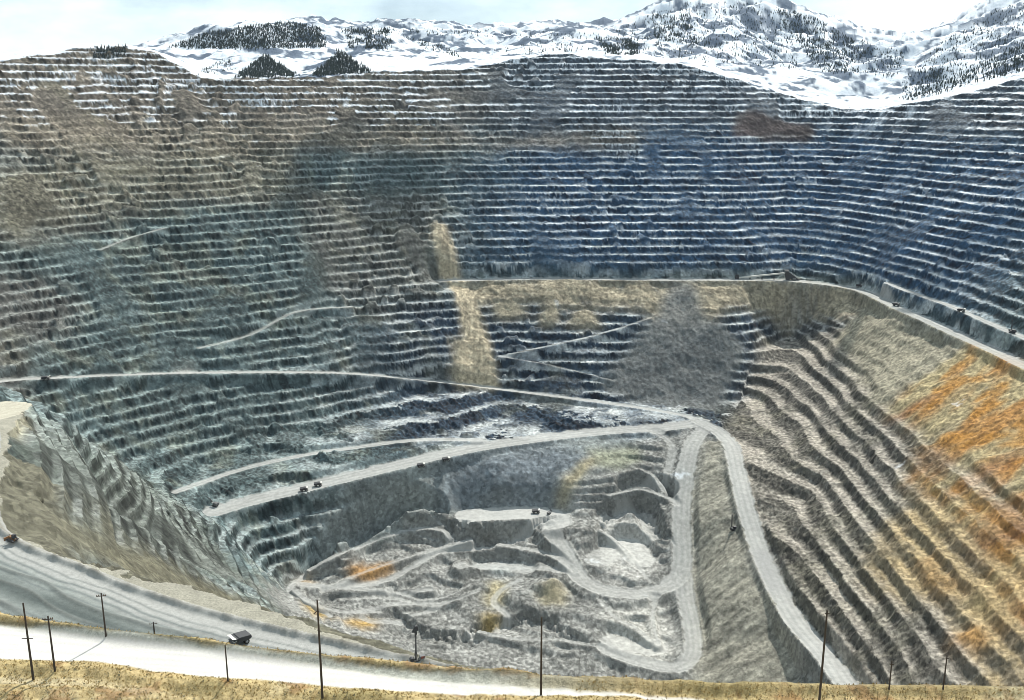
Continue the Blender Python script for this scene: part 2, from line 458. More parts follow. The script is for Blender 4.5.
for q in ([(218, 308), (228, 304), (262, 345), (250, 350)], [(300, 255), (318, 250), (330, 265), (320, 300), (300, 308)], [(225, 290), (240, 288), (252, 312), (244, 322)], [(0, 180), (40, 172), (60, 210), (20, 240), (0, 230)],
          [(400, 95), (500, 85), (530, 96), (440, 100)], [(170, 88), (190, 88), (215, 112), (180, 116)], [(700, 150), (712, 150), (716, 180), (700, 182)], [(735, 115), (750, 108), (812, 122), (812, 136), (732, 136)],
          [(640, 143), (660, 143), (664, 178), (650, 182)], [(90, 350), (108, 346), (130, 378), (100, 384)], [(170, 365), (196, 362), (196, 374), (172, 376)]):
    no_bench(zone(q, 2, .8))
Z_right = zone([(738, 405), (760, 340), (790, 320), (850, 325), (900, 320), (1090, 400), (1170, 800), (860, 800), (830, 660), (770, 580), (740, 500), (722, 430)], 3, .3)
lev = np.floor((pitz + 336) / 12.6)
spill = perlin(X / 24 + lev * 5.13, Y / 24 + lev * 3.37, 75)
wild = 1 - ss(.2, .6, Z_right) * .9
no_bench(ss(.22, .5, spill) * .8 * wild)
strata = perlin(X / 95 + lev * 13.7, Y / 95 + lev * 7.1, 76)
layer = fbm(pitz * 1.0, (X + Y) / 60, 3.2, 2, 78)
strata2 = perlin(X / 38 + lev * 3.7, Y / 38 + lev * 17.1, 77)
chute = fbm(X + fbm(X, Y, 60, 2, 71) * 20, Y, 150, 2, 73)
no_bench(ss(.2, .36, chute) * .8 * wild)
Z_lowb = zone([(255, 560), (262, 530), (300, 505), (330, 505), (380, 508), (425, 514), (430, 526), (380, 535), (330, 556), (292, 575)], 3, .4)
no_bench(ss(.0, .35, fbm(X, Y, 85, 3, 79)) * .45 * wild)
no_bench(Z_right * (.22 + .5 * ss(.02, .3, fbm(X, Y, 60, 3, 74))))
smooth = np.clip(smooth - Z_lowb * .9, 0, 1)

# ------------------------------------------------------------------ benches
pit_rough = fbm(X, Y, 210, 2, 80) * (7 + 8 * ss(250, -100, X) * (1 - Z_scree2)) + fbm(X, Y, 30, 3, 81) * 3.8 + fbm(X, Y, 9, 2, 83) * 2.2
flute = np.abs(fbm(X, Y, 13, 2, 87)) * 4.5
calm = 1 - .85 * np.maximum(Z_scree2, Z_scree)
pit_rough = pit_rough * calm; flute = flute * calm


def terrace(z, h, wd, wildness=1.0):
    t = (z - (-336)) / h
    n = np.floor(t); f = t - n
    wd = np.clip(wd + .34 * perlin(X / 190 + n * 7.7, Y / 190 + n * 3.1, 181) * 1.4 * wildness, .07, .74)
    toe = wd + (1 - wd) * .42
    p = np.where(f < wd, f / wd * -.02, np.where(f < toe, -.02 + (f - wd) / (toe - wd) * .20, .18 + (f - toe) / (1 - toe) * .82))
    return (n + p + .2) * h - 336, np.where(f < wd, f / wd * .42, .42 + (f - wd) / (1 - wd) * .58)


wvar = fbm(X, Y, 120, 2, 85) * .22
zA, fA = terrace(pitz + pit_rough - flute * .5, 12.6, .42 + wvar)
zB, fB = terrace(pitz + fbm(X, Y, 30, 3, 81) * 1.2 + fbm(X, Y, 9, 2, 83) * 1.3 - flute * .2, 14.5, .46 + wvar * .3, .9)
rsel = ss(.4, .6, Z_right)
zt = zA + (zB - zA) * rsel
ph = np.where(rsel > .5, fB, fA)
gully = -np.abs(fbm(X, Y, 55, 4, 91)) * 9 + 2.2 + fbm(X, Y, 6, 2, 93) * .9
zs = pitz + gully * (.18 + .82 * (1 - Z_floor)) * (1 - .75 * np.maximum(Z_scree, Z_scree2)) + Z_floor * (fbm(X, Y, 50, 3, 95) * 4)
pz = zt * (1 - smooth) + zs * smooth
floor_step = terrace(zs + fbm(X, Y, 75, 3, 99) * 5, 8.0, .66)[0] + np.abs(fbm(X, Y, 9, 3, 100)) * .9
fs = Z_floor * .7 * (1 - np.clip(Z_talus * 1.5, 0, 1))
pz = pz * (1 - fs) + floor_step * fs
pz += (1 - smooth) * fbm(X, Y, 5, 2, 97) * 1.1
craggy = np.maximum(Z_scree2, Z_scree)
pz += craggy * (fbm(X, Y, 50, 4, 98, .5) * 3)
bench_amt = 1 - smooth
# ribs and chutes slanting down the bench faces
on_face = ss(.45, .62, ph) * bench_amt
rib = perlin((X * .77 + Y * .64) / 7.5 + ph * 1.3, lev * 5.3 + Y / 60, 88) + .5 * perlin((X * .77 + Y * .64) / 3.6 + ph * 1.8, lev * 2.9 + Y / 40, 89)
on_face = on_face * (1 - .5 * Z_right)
pz += rib * on_face * 1.7
ledge = np.floor(fbm(X, Y, 34, 3, 92) * 7 + fbm(X, Y, 7, 2, 94) * .6)
pz += Z_scree * ledge * .8

in_pit = (pz < outz)
Z = np.minimum(pz, outz)

# ------------------------------------------------------------------ roads cut into the land
road = np.zeros_like(X)
rut = np.zeros_like(X)
edge = np.zeros_like(X)


def carve(pts, w, bl=9.0, shade=1.0, berm=1.6, tracks=True, world=False):
    q = path_xyz(pts, world)
    idx, d, zz, sd = near_path(q, w / 2 + bl)
    n = fbm(X.ravel()[idx], Y.ravel()[idx], 30, 2, 101) * 3
    wn = fbm(X.ravel()[idx], Y.ravel()[idx], 11, 3, 103) * min(w * .12, 3.2)
    a = 1 - ss(w / 2, w / 2 + bl, d + n * .5)
    Zf = Z.reshape(-1); rf = road.reshape(-1); uf = rut.reshape(-1); ef = edge.reshape(-1)
    bz = np.exp(-((d - w / 2 - 1) / 1.8) ** 2) * berm
    Zf[idx] = Zf[idx] * (1 - a) + (zz + bz) * a
    cover = (1 - ss(w / 2 - 2.0, w / 2 + 1.5, d + n * .6 + wn * 1.5))
    rf[idx] = np.maximum(rf[idx], cover * shade)
    if tracks:
        o = d * sd
        tr = ss(.35, .8, np.cos(o / w * 2 * PI * (2.2 if w < 20 else 3.4) + n * .12) * .5 + .5)
        uf[idx] = np.maximum(uf[idx], tr * cover)
    ef[idx] = np.maximum(ef[idx], np.exp(-((d - w / 2 - 1.5) / 1.6) ** 2))


carve(ROAD_RAMP, 15, 8, .9)
carve(ROAD_BENCH, 24, 8, .85)
carve(ROAD_MAIN, 34, 9, .9)
carve(ROAD_FLOOR, 22, 11, .75)
carve(ROAD_LOOP, 12, 12, .8)
carve(ROAD_DOWN, 26, 11, .75)
carve(ROAD_EAST, 25, 7, .95)
carve([(470, 516, -572), (500, 514, -572), (530, 513, -572), (552, 516, -572), (556, 522, -574)], 42, 15, 1.0, 1.0, False)     # loading pad
carve([(440, 525, -592), (420, 528, -596), (390, 535, -600), (350, 553, -606), (320, 568, -608), (300, 580, -607), (290, 590, -606), (300, 605, -612), (330, 616, -618)], 10, 12, .75, .8)
carve([(300, 585, -606), (340, 588, -612), (400, 592, -618), (430, 590, -616)], 9, 11, .6, .6)
carve([(520, 580, -612), (500, 592, -618), (494, 604, -622), (508, 618, -626), (490, 630, -630), (470, 632, -631)], 10, 12, .7, .8)
carve([(360, 612, -626), (400, 604, -624), (440, 608, -627), (380, 622, -629), (362, 618, -627)], 9, 11, .65, .8)
carve([(460, 566, -604), (490, 562, -604), (530, 566, -605), (556, 572, -604)], 18, 13, .6, .8)
carve([(655, 432, -505), (672, 446, -512), (668, 470, -530), (660, 480, -536)], 12, 8, .5, .8)
# small benches cut in the middle of the pit floor
for pts, w in (([(605, 520, -576), (625, 512, -574), (645, 516, -575), (652, 535, -582)], 20), ([(625, 492, -556), (650, 490, -556), (668, 500, -560)], 14), ([(600, 560, -596), (625, 545, -594), (640, 560, -596)], 40), ([(610, 640, -627), (640, 650, -628), (660, 648, -628)], 24),
               ([(480, 566, -611), (505, 566, -611), (525, 570, -611)], 22)):
    carve(pts, w, 10, .45, .6, False)


def carve_px(px, w, bl, shade=.6, berm=.6):
    carve([hit_on(base, u, v) for u, v in px], w, bl, shade, berm, True, True)


def cliff(pts, depth, w, length_falloff=True):
    """digging face: the ground drops on the near side of the line"""
    q = path_xyz(pts)
    idx, d, zz, sd = near_path(q, w)
    Zf = Z.reshape(-1)
    n = fbm(X.ravel()[idx], Y.ravel()[idx], 14, 2, 111) * 4
    s = d * sd + n
    rubble = fbm(X.ravel()[idx], Y.ravel()[idx], 9, 3, 113)
    a = np.where(s < 0, np.clip(1 - (-s) / w, 0, 1) * ss(0, 13, -s + rubble * 9), 0)
    Zf[idx] -= a * depth * (1 + rubble * .5)


cliff([(600, 520, -575), (612, 502, -568), (640, 500, -566), (660, 520, -572), (668, 535, -580)], 9, 34)
cliff([(415, 618, -628), (440, 630, -633), (462, 632, -633), (480, 622, -630), (520, 616, -626), (550, 618, -624), (572, 632, -628)], 13, 40)
cliff([(458, 520, -573), (480, 522, -573), (510, 522, -573), (528, 520, -573)], 12, 50)

for px, wd_, sh in (([(176, 492), (240, 470), (300, 456), (360, 447), (420, 440), (480, 440)], 14, .85), 
                    ([(500, 356), (530, 350), (600, 334), (650, 318)], 7, .45), ([(502, 357), (545, 364), (612, 380)], 6, .35), ([(200, 348), (250, 335), (296, 312), (350, 307)], 10, .6),
                    ([(100, 250), (130, 238), (165, 228)], 8, .6), ([(888, 283), (910, 292), (950, 306), (1000, 328), (1024, 338), (1090, 370)], 14, .9),
                    ([(310, 570), (335, 556), (370, 545), (410, 530), (440, 530), (450, 538)], 7, .7), ([(325, 592), (350, 578), (400, 560), (440, 548), (470, 540)], 6, .6), ([(295, 590), (310, 602), (340, 612), (380, 612)], 7, .65),
                    ([(390, 588), (400, 600), (430, 606), (460, 600), (480, 590)], 6, .55), ([(500, 545), (540, 552), (560, 560), (575, 572)], 8, .6), ([(470, 585), (450, 596), (420, 600), (395, 592)], 5, .5), ([(480, 632), (520, 640), (560, 640), (600, 650)], 6, .5),
                    ([(600, 600), (615, 618), (635, 628), (650, 640)], 6, .45), ([(655, 598), (652, 620), (658, 645)], 6, .45), ([(610, 495), (640, 490), (668, 498), (676, 505)], 7, .6), ([(600, 530), (620, 545), (640, 570), (650, 582)], 5, .5), ([(340, 600), (380, 598), (410, 602)], 5, .5),
                    ([(640, 470), (655, 478), (664, 492)], 6, .5)):
    carve_px(px, wd_, 6, sh)

# near haul road: berm along its outer edge, windrows between the lanes
hmask = plateau & (dc > -12)
wob = fbm(X, Y, 60, 2, 121) * 5
Z += np.where(plateau, np.exp(-((dc - 4.5 + wob * .3) / 1.7) ** 2) * (2.4 + gn * 1.6), 0)
lane = np.zeros_like(X)
for o, hgt, wd in ((24, .9, 1.4), (33, .5, 1.0), (45, 1.0, 1.6)):
    g = np.exp(-((dc - o + wob) / wd) ** 2)
    Z += np.where(plateau, g * hgt, 0); lane = np.maximum(lane, np.where(plateau, g, 0))
haul = (plateau & (dc > 1) & (dc < 900)).astype(np.float32)
fine = np.abs(fbm(X, Y, 5, 2, 131))

# spoil mounds on the pit floor
for u, v, z, r, h in ((553, 596, -618, 26, 26), (545, 585, -612, 30, 14), (520, 600, -620, 36, 12), (430, 575, -612, 40, 10), (640, 480, -540, 28, 10), (380, 545, -595, 40, 9), (460, 600, -622, 30, 8), (590, 655, -630, 30, 12)):
    x, y, _ = P(u, v, z)
    dd2 = np.hypot(X - x, Y - y) + fbm(X, Y, 20, 2, 141) * 6
    Z += np.clip(1 - dd2 / r, 0, 1) * h * .6 * (1 - road)
Z += Z_floor * (1 - road) * (fbm(X, Y, 11, 3, 143, .6) * 1.3)
Z = Z.astype(np.float32)


def hit(u, v, rmin=0.0):
    return hit_on(Z, u, v, rmin)


def ground(x, y):
    r = math.hypot(x, y); t = math.atan2(x, y)
    j = int(np.clip(np.searchsorted(th, t), 1, NT - 1)); i = int(np.clip(np.searchsorted(rr, r), 1, NR - 1))
    w = (t - th[j - 1]) / (th[j] - th[j - 1]); f = (r - rr[i - 1]) / (rr[i] - rr[i - 1])
    return float((Z[i - 1, j - 1] * (1 - w) + Z[i - 1, j] * w) * (1 - f) + (Z[i, j - 1] * (1 - w) + Z[i, j] * w) * f)

# ------------------------------------------------------------------ what the ground is made of
C = lambda *c: np.array(c, np.float32)


def lay(colr, c, m):
    m = m[..., None]
    return colr * (1 - m) + c * m


dz_r = np.abs(np.gradient(Z, axis=0) / np.gradient(rr)[:, None])
gentle = (1 - ss(.55, 1.1, dz_r)).astype(np.float32)
quiet = 1 - .65 * np.maximum(Z_scree, Z_scree2)
crk = np.abs(fbm(X, Y, 9, 3, 152, .65))
crack = ss(.10, .0, crk) * gentle * quiet
blk = ss(-.05, .05, perlin(X / 5, Y / 5, 158)) * 2 - 1
blk = blk * gentle * quiet
n_big = fbm(X, Y, 260, 3, 151)
n_mid = fbm(X, Y, 45, 4, 153)
n_fin = fbm(X, Y, 7, 3, 155) * (.25 + .75 * gentle) * quiet
n_str = fbm(X, Y, 20, 3, 157, .65) * quiet
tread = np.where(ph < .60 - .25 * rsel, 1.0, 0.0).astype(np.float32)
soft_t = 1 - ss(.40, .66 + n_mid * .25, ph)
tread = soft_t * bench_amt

GREY = C(.14, .170, .172)
rock = np.ones(X.shape + (3,), np.float32) * GREY
# upper left: brown overburden; right: warm grey country rock; back wall: blue grey, its skylit shade put into the colour
up = ss(-150, -45, Z + n_big * 60) * in_pit
left = ss(150, -450, X + n_big * 150)
rock = lay(rock, C(.285, .24, .195), up * left * .75)
rock = lay(rock, C(.21, .19, .185), up * (1 - left) * .5)
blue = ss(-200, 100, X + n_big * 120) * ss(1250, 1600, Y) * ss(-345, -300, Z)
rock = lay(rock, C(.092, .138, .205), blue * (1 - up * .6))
Z_brownband = zone([(0, 118), (120, 120), (260, 122), (420, 128), (560, 132), (640, 132), (640, 148), (480, 146), (300, 146), (120, 150), (0, 150)], 4, 1.0)
rock = lay(rock, C(.36, .31, .24), Z_brownband * .65)
Z_ochre = zone([(-40, 165), (60, 150), (200, 145), (290, 150), (300, 195), (200, 200), (110, 215), (40, 240), (-40, 240)], 6, 1.4)
rock = lay(rock, C(.33, .285, .20), Z_ochre * .6)
Z_redl = zone([(-60, 270), (10, 268), (75, 290), (80, 330), (30, 345), (-60, 360)], 5, 1.2)
rock = lay(rock, C(.25, .19, .15), Z_redl * .35)
Z_centre = zone([(300, 190), (440, 190), (445, 240), (440, 330), (330, 300), (305, 240)], 6, 1.2)
rock = lay(rock, C(.21, .19, .155), Z_centre * .5)
Z_redbrown = zone([(733, 118), (750, 108), (815, 124), (815, 138), (733, 138)], 2, .4)
rock = lay(rock, C(.115, .095, .095), Z_redbrown)
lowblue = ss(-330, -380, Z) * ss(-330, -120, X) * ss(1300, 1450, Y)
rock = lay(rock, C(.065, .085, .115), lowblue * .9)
rock = lay(rock, C(.27, .25, .215), Z_right * .9)
olive = ss(.0, .5, n_mid + n_big) * in_pit * .35
rock = lay(rock, C(.20, .19, .13), olive * (1 - blue))
Z_spur = zone([(0, 405), (30, 412), (75, 440), (120, 455), (165, 490), (230, 560), (290, 620), (180, 570), (100, 520), (0, 480)], 4, 1.0, 440)
rock = lay(rock, C(.115, .125, .11), Z_spur * .9)

deep = 1 + .12 * up * left
colr = rock * deep[..., None] * ((.50 + .52 * tread) * (1 + .35 * n_mid + .38 * n_fin + .4 * n_str * (1 - tread) + .35 * strata + .30 * layer + .18 * blk) * (1 - .5 * crack * (1 - tread)) * (1 - .55 * ss(.02, .4, rib) * on_face + .25 * ss(.05, .5, -rib) * on_face))[..., None]  # slanted buttress shading and deeper face shadows painted into the rock colour
# trampled gravel on the bench floors
gravel = C(.52, .535, .53) * np.ones_like(rock)
gravel = lay(gravel, C(.35, .31, .26), np.clip(up * left + Z_right * .85, 0, 1))
gravel = lay(gravel, C(.36, .39, .38), ss(-250, -450, X) * (1 - up))
g_amt = tread * (1 - .75 * np.maximum(Z_scree2, Z_scree)) * (.68 + .25 * n_mid + .45 * strata2 + .25 * strata) * (.45 + .55 * np.clip(blue + lowblue + Z_right * .9 + ss(.3, .8, -n_big + .3) * .4, 0, 1))
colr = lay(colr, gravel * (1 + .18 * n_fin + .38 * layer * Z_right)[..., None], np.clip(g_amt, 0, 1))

strk = (n_str * .8 + n_fin * .5 + .5 * layer)
mott = lambda c, k: c * (1 + k * strk)[..., None]
colr = lay(colr, mott(C(.36, .315, .235), .8), Z_tan * .92 * ss(-.55, .05, n_mid + .25))
for m in Z_tanfans:
    colr = lay(colr, mott(C(.36, .32, .24), .5), m * .9)
colr = lay(colr, C(.43, .375, .28) * (1 + .7 * fbm(X, Y * .12, 8, 3, 160) + .2 * n_fin)[..., None], np.clip(Z_slide * 1.25 - .35 * ss(.1, .5, n_mid), 0, .94))
colr = lay(colr, mott(C(.19, .195, .19), .5), Z_dump * .9)
colr = lay(colr, C(.125, .13, .13) * (1 + .35 * fbm(X, Y * .12, 9, 3, 159))[..., None], Z_dump_low)
colr = lay(colr, mott(C(.265, .28, .275), .6), Z_under * .9)
colr = lay(colr, mott(C(.15, .165, .18), .6), Z_underdark * .8)
lightf = ss(-.25, .3, n_mid + n_big * .6)
floorc = C(.20, .20, .188) * (1 - lightf[..., None]) + C(.285, .285, .27) * lightf[..., None]
colr = lay(colr, floorc * (1 + .4 * n_fin + .15 * blk)[..., None], Z_floor * .92)
dirx = fbm(X * .12 + Y * .06, Y - X * .3, 9, 4, 161, .6)
colr = lay(colr, C(.255, .245, .205) * (1 + 1.1 * dirx + .3 * n_fin + .25 * n_mid)[..., None], Z_talus * .9)
colr = lay(colr, mott(C(.14, .128, .088), .9), Z_scree * .75)
# ore stained slopes
dst = fbm(X * .45 + Y * .1, (Y - X * .5), 75, 4, 163)
dst2 = fbm(X * .4, Y, 130, 3, 165)
orange = C(.38, .205, .08) * (1 - ss(-.3, .15, dst)[..., None]) + C(.37, .31, .19) * ss(-.3, .15, dst)[..., None]
orange = lay(orange, C(.26, .115, .05), ss(.18, .5, -dst2))
orange = lay(orange, C(.2, .17, .12), ss(.3, .55, dst2))
orange = lay(orange, C(.40, .20, .055), ss(.0, .3, fbm(X, Y, 55, 3, 167)) * .7)
orange = orange * (1 + .35 * n_fin + .25 * dst)[..., None]
colr = lay(colr, orange, Z_orange * .95)
colr = lay(colr, orange * C(1.0, .97, .9), Z_orange2 * .85 * (1 - tread * .5))
colr = lay(colr, C(.44, .25, .10) * (1 + .5 * n_fin)[..., None], np.clip(Z_orange3 + Z_orange4, 0, 1) * .9)
colr = lay(colr, C(.33, .305, .235) * (1 + .4 * dst + .3 * n_fin)[..., None], Z_olive * .85)
colr = lay(colr, C(.36, .28, .16) * (1 + .5 * dst + .3 * n_fin)[..., None], Z_rtan * .8 * np.clip(tread * 1.0 + .4, 0, 1))
for q, c in (([(342, 574), (356, 563), (388, 562), (394, 570), (365, 578)], C(.42, .22, .06)), ([(298, 578), (306, 573), (314, 578), (304, 583)], C(.40, .24, .08)), ([(305, 606), (320, 606), (330, 618), (316, 618)], C(.40, .28, .1)),
             ([(340, 620), (365, 618), (380, 626), (350, 626)], C(.42, .27, .08)), ([(478, 618), (496, 612), (500, 622), (484, 626)], C(.40, .3, .12)), ([(490, 582), (505, 580), (500, 606), (488, 604)], C(.38, .33, .2)),
             ([(0, 404), (12, 407), (22, 424), (12, 432), (0, 436)], C(.47, .43, .31)), ([(570, 470), (600, 455), (606, 460), (566, 500), (556, 505)], C(.33, .29, .19)), ([(540, 590), (566, 590), (566, 606), (540, 606)], C(.38, .34, .24)),
             ([(590, 448), (640, 446), (640, 460), (600, 470)], C(.25, .26, .2)), ([(600, 520), (640, 510), (660, 560), (640, 585), (605, 580)], C(.43, .425, .40)), ([(600, 610), (660, 605), (680, 640), (670, 665), (610, 650)], C(.42, .415, .385)),
             ([(470, 562), (520, 558), (540, 568), (500, 574)], C(.40, .42, .41)), ([(178, 366), (192, 366), (190, 374), (180, 374)], C(.5, .49, .45))):
    m = zone(q, 2, .5)
    colr = lay(colr, c * (1 + .4 * n_fin)[..., None], m * .9 * ss(-.5, 0, n_mid + .2))
# roads
rc = C(.37, .37, .355) * (1 + .2 * n_fin + .15 * n_mid)[..., None]
rc = lay(rc, C(.27, .275, .265), np.clip(rut * .5 + ss(.05, .45, n_mid) * .45, 0, .85))
colr = lay(colr, rc, np.clip(road, 0, 1) * .92)
Z_eastdark = zone([(752, 548), (770, 545), (782, 590), (768, 600)], 2, .3)
colr = lay(colr, C(.27, .27, .265), Z_eastdark * .8)

# snow
snow_n = n_mid * .8 + n_fin * .5
snow_pit = ss(-135, 15, Z + n_big * 70) * (.85 + .15 * ss(-500, 0, X)) 
s_amt = np.clip(tread * 1.25 + .1 - .25 * (1 - tread), 0, 1) * snow_pit
s_amt = ss(.38, .62, s_amt + snow_n * .4 + strata2 * .4) * in_pit
s_amt = np.maximum(s_amt, in_pit * ss(.62, .8, tread * blue * ss(-345, -250, Z) + snow_n * .25) * .6)
Z_bowl = zone([(742, 76), (790, 104), (835, 128), (870, 131), (905, 121), (930, 110), (960, 100), (940, 92), (905, 99), (850, 105), (820, 101), (780, 92)], 4, .8)
s_amt = np.maximum(s_amt, in_pit * Z_bowl * ss(.36, .54, tread * .5 + .36 + snow_n * .35))
hill = (~in_pit) & (R > 1250)
gzy, gzx = np.gradient(outz)
steep = rn * .5
rug = fbm(X, Y, 150, 5, 171, .62)
s_hill = ss(-.07, .07, rug + fbm(X, Y, 30, 3, 173) * .35 + .04 + .22 * (1 - ss(2300, 3000, R)))
colr = np.where(hill[..., None], C(.12, .14, .17) * (1 + .4 * n_fin)[..., None], colr)
snow = np.where(hill, s_hill * .96, s_amt * .92)
snow = snow * (R > 1000)
colr = lay(colr, C(.70, .725, .755) * (1 + .06 * n_fin)[..., None], snow)

# foreground: dry grass, gravel road, haul road
near_edge = in_pit * (np.abs(dc) < 900) * ss(-48, -22, dc + n_mid * 12) * (Y < 600)
colr = lay(colr, C(.125, .12, .092) * (1 + .5 * n_fin)[..., None], near_edge)
fore = (~in_pit) & (R < 900)
grass = C(.33, .265, .15) * (1 + .5 * gn + .45 * fine)[..., None]
grass = lay(grass, C(.26, .215, .115), ss(.0, .5, gn2))
grass = lay(grass, C(.40, .35, .23), ss(.15, .5, -gn2 + gn * .5))
grass = lay(grass, C(.19, .105, .05), ss(.12, .4, gn - gn2 * .6) * .7)
shoulder = (1 - ss(120, 175, T)) * ss(S_out + .3, S_out + 1.0, S + gn) * (1 - ss(S_foot - .6, S_foot + .6, S + gn * 1.5))
grass = lay(grass, C(.33, .335, .30) * (1 + .2 * gn)[..., None], shoulder)
track = np.exp(-((S - S_foot - .3 + gn * .6) / .5) ** 2)
grass = lay(grass, C(.09, .085, .06), track * .85)
so = S - S_in + gn2
tk2 = np.maximum(np.exp(-((so + 11.2) / .4) ** 2), np.exp(-((so + 13.2) / .4) ** 2)) * ss(70, -20, T)
grass = lay(grass, C(.44, .39, .28), ss(2.2, 1.2, np.abs(so + 9.6)) * ss(90, -20, T) * .8)
grass = lay(grass, C(.10, .085, .055), tk2 * .9)
gr = ss(S_in - .3, S_in + .5, S + gn * .5) * (1 - ss(S_out + .3, S_out + 1.3, S + gn * .8))
gr = np.where((S > S_in - 3) & (S < S_out + 3) & (R < 600), gr, 0)
grass = lay(grass, C(.50, .49, .465) * (1 + .06 * gn + .22 * fbm(S * 1.0, T * .04, 1.8, 3, 191, .7))[..., None], gr)
slope_far = ss(3, 14, drop)
grass = lay(grass, C(.26, .25, .21) * (1 + .3 * gn)[..., None], slope_far)
colr = np.where(fore[..., None], grass, colr)
strips = fbm((dc + wob), T * .03, 6, 4, 181, .7)
hc = C(.215, .228, .22) * (1 + .5 * strips + .15 * n_fin)[..., None]
hc = lay(hc, C(.33, .33, .315), ss(27, 12, dc + n_mid * 8) * .85)
hc = lay(hc, C(.07, .078, .076), ss(0, -90, X) * np.clip(np.exp(-((dc - 33 - wob) / 6.5) ** 2) * (.95 + .5 * strips), 0, .95))
for o_, w_, k_ in ((13, .6, .6), (17, .8, .8), (21, 1.0, .7), (25, .6, .6), (44, 1.2, .8), (48, .7, .6), (53, .9, .6)):
    hc = lay(hc, C(.11, .12, .12), np.exp(-((dc - o_ - wob * .8 - fbm(X, Y, 14, 2, 183)) / w_) ** 2) * k_)
hc = lay(hc, C(.12, .125, .12), lane * .7)
hc = lay(hc, C(.15, .14, .115), np.exp(-((dc - 3.5 - gn * 1.5) / 1.9) ** 2) * (.7 + .6 * gn))
colr = np.where((haul > .5)[..., None], hc, colr)
padm = fore & (X < -370) & (R > 650)
colr = np.where(padm[..., None], C(.38, .36, .30) * (1 + .25 * n_fin)[..., None], colr)
rubbly = (in_pit * (1 - np.clip(road, 0, 1)) * (1 - snow) * (1 - .7 * np.clip(Z_dump + Z_talus * .8 + Z_floor * .45 + Z_under * .5, 0, 1)))[..., None]
colr = colr * (1 + rubbly * (.16 * blk - .28 * crack)[..., None])
lum = colr.mean(-1, keepdims=True)
boost = np.where(colr[..., :1] > colr[..., 2:], 1.15, 1.6)
colr = np.clip(lum + (colr - lum) * boost, .015, .92)

# ------------------------------------------------------------------ materials


def new_mat(name):
    m = bpy.data.materials.new(name); m.use_nodes = True
    nt = m.node_tree
    b = nt.nodes['Principled BSDF']
    return m, nt, b


def ground_mat(name, wl, bump, contrast, rough=.95, blocks=0.0):
    m, nt, b = new_mat(name)
    L = nt.links.new
    at = nt.nodes.new('ShaderNodeAttribute'); at.attribute_name = 'ground_colour'
    tc = nt.nodes.new('ShaderNodeTexCoord')
    n1 = nt.nodes.new('ShaderNodeTexNoise'); n1.inputs['Scale'].default_value = 1 / wl; n1.inputs['Detail'].default_value = 6; n1.inputs['Roughness'].default_value = .7
    L(tc.outputs['Object'], n1.inputs['Vector'])
    mr = nt.nodes.new('ShaderNodeMapRange'); mr.inputs['From Min'].default_value = .3; mr.inputs['From Max'].default_value = .7
    mr.inputs['To Min'].default_value = 1 - contrast; mr.inputs['To Max'].default_value = 1 + contrast
    L(n1.outputs['Fac'], mr.inputs['Value'])
    fac = mr.outputs['Result']; hgt = n1.outputs['Fac']
    if blocks:
        # broken blocks: every shard its own tone, dark joints between
        vo = nt.nodes.new('ShaderNodeTexVoronoi'); vo.inputs['Scale'].default_value = 1 / (wl * .7)
        n2 = nt.nodes.new('ShaderNodeTexNoise'); n2.inputs['Scale'].default_value = 1 / (wl * 1.5); n2.inputs['Detail'].default_value = 3
        L(tc.outputs['Object'], n2.inputs['Vector'])
        ad = nt.nodes.new('ShaderNodeVectorMath'); ad.operation = 'MULTIPLY_ADD'; ad.inputs[1].default_value = (wl * .9,) * 3
        L(n2.outputs['Color'], ad.inputs[0]); L(tc.outputs['Object'], ad.inputs[2]); L(ad.outputs['Vector'], vo.inputs['Vector'])
        sp = nt.nodes.new('ShaderNodeSeparateColor'); L(vo.outputs['Color'], sp.inputs['Color'])
        m2 = nt.nodes.new('ShaderNodeMapRange'); m2.inputs['To Min'].default_value = 1 - blocks; m2.inputs['To Max'].default_value = 1 + blocks
        L(sp.outputs['Red'], m2.inputs['Value'])
        m3 = nt.nodes.new('ShaderNodeMapRange'); m3.inputs['From Min'].default_value = .62; m3.inputs['From Max'].default_value = .3; m3.inputs['To Min'].default_value = 1 - blocks * .9; m3.inputs['To Max'].default_value = 1.0
        L(n2.outputs['Fac'], m3.inputs['Value'])
        p1 = nt.nodes.new('ShaderNodeMath'); p1.operation = 'MULTIPLY'; L(fac, p1.inputs[0]); L(m2.outputs['Result'], p1.inputs[1])
        p2 = nt.nodes.new('ShaderNodeMath'); p2.operation = 'MULTIPLY'; L(p1.outputs[0], p2.inputs[0]); L(m3.outputs['Result'], p2.inputs[1])
        fac = p2.outputs[0]
        p3 = nt.nodes.new('ShaderNodeMath'); p3.operation = 'ADD'; L(n1.outputs['Fac'], p3.inputs[0]); L(sp.outputs['Red'], p3.inputs[1]); hgt = p3.outputs[0]
    mx = nt.nodes.new('ShaderNodeVectorMath'); mx.operation = 'SCALE'
    L(at.outputs['Color'], mx.inputs[0]); L(fac, mx.inputs['Scale'])
    L(mx.outputs['Vector'], b.inputs['Base Color'])
    bp = nt.nodes.new('ShaderNodeBump'); bp.inputs['Strength'].default_value = bump; bp.inputs['Distance'].default_value = wl * .35
    L(hgt, bp.inputs['Height']); L(bp.outputs['Normal'], b.inputs['Normal'])
    b.inputs['Roughness'].default_value = rough; b.inputs['Specular IOR Level'].default_value = .15
    return m


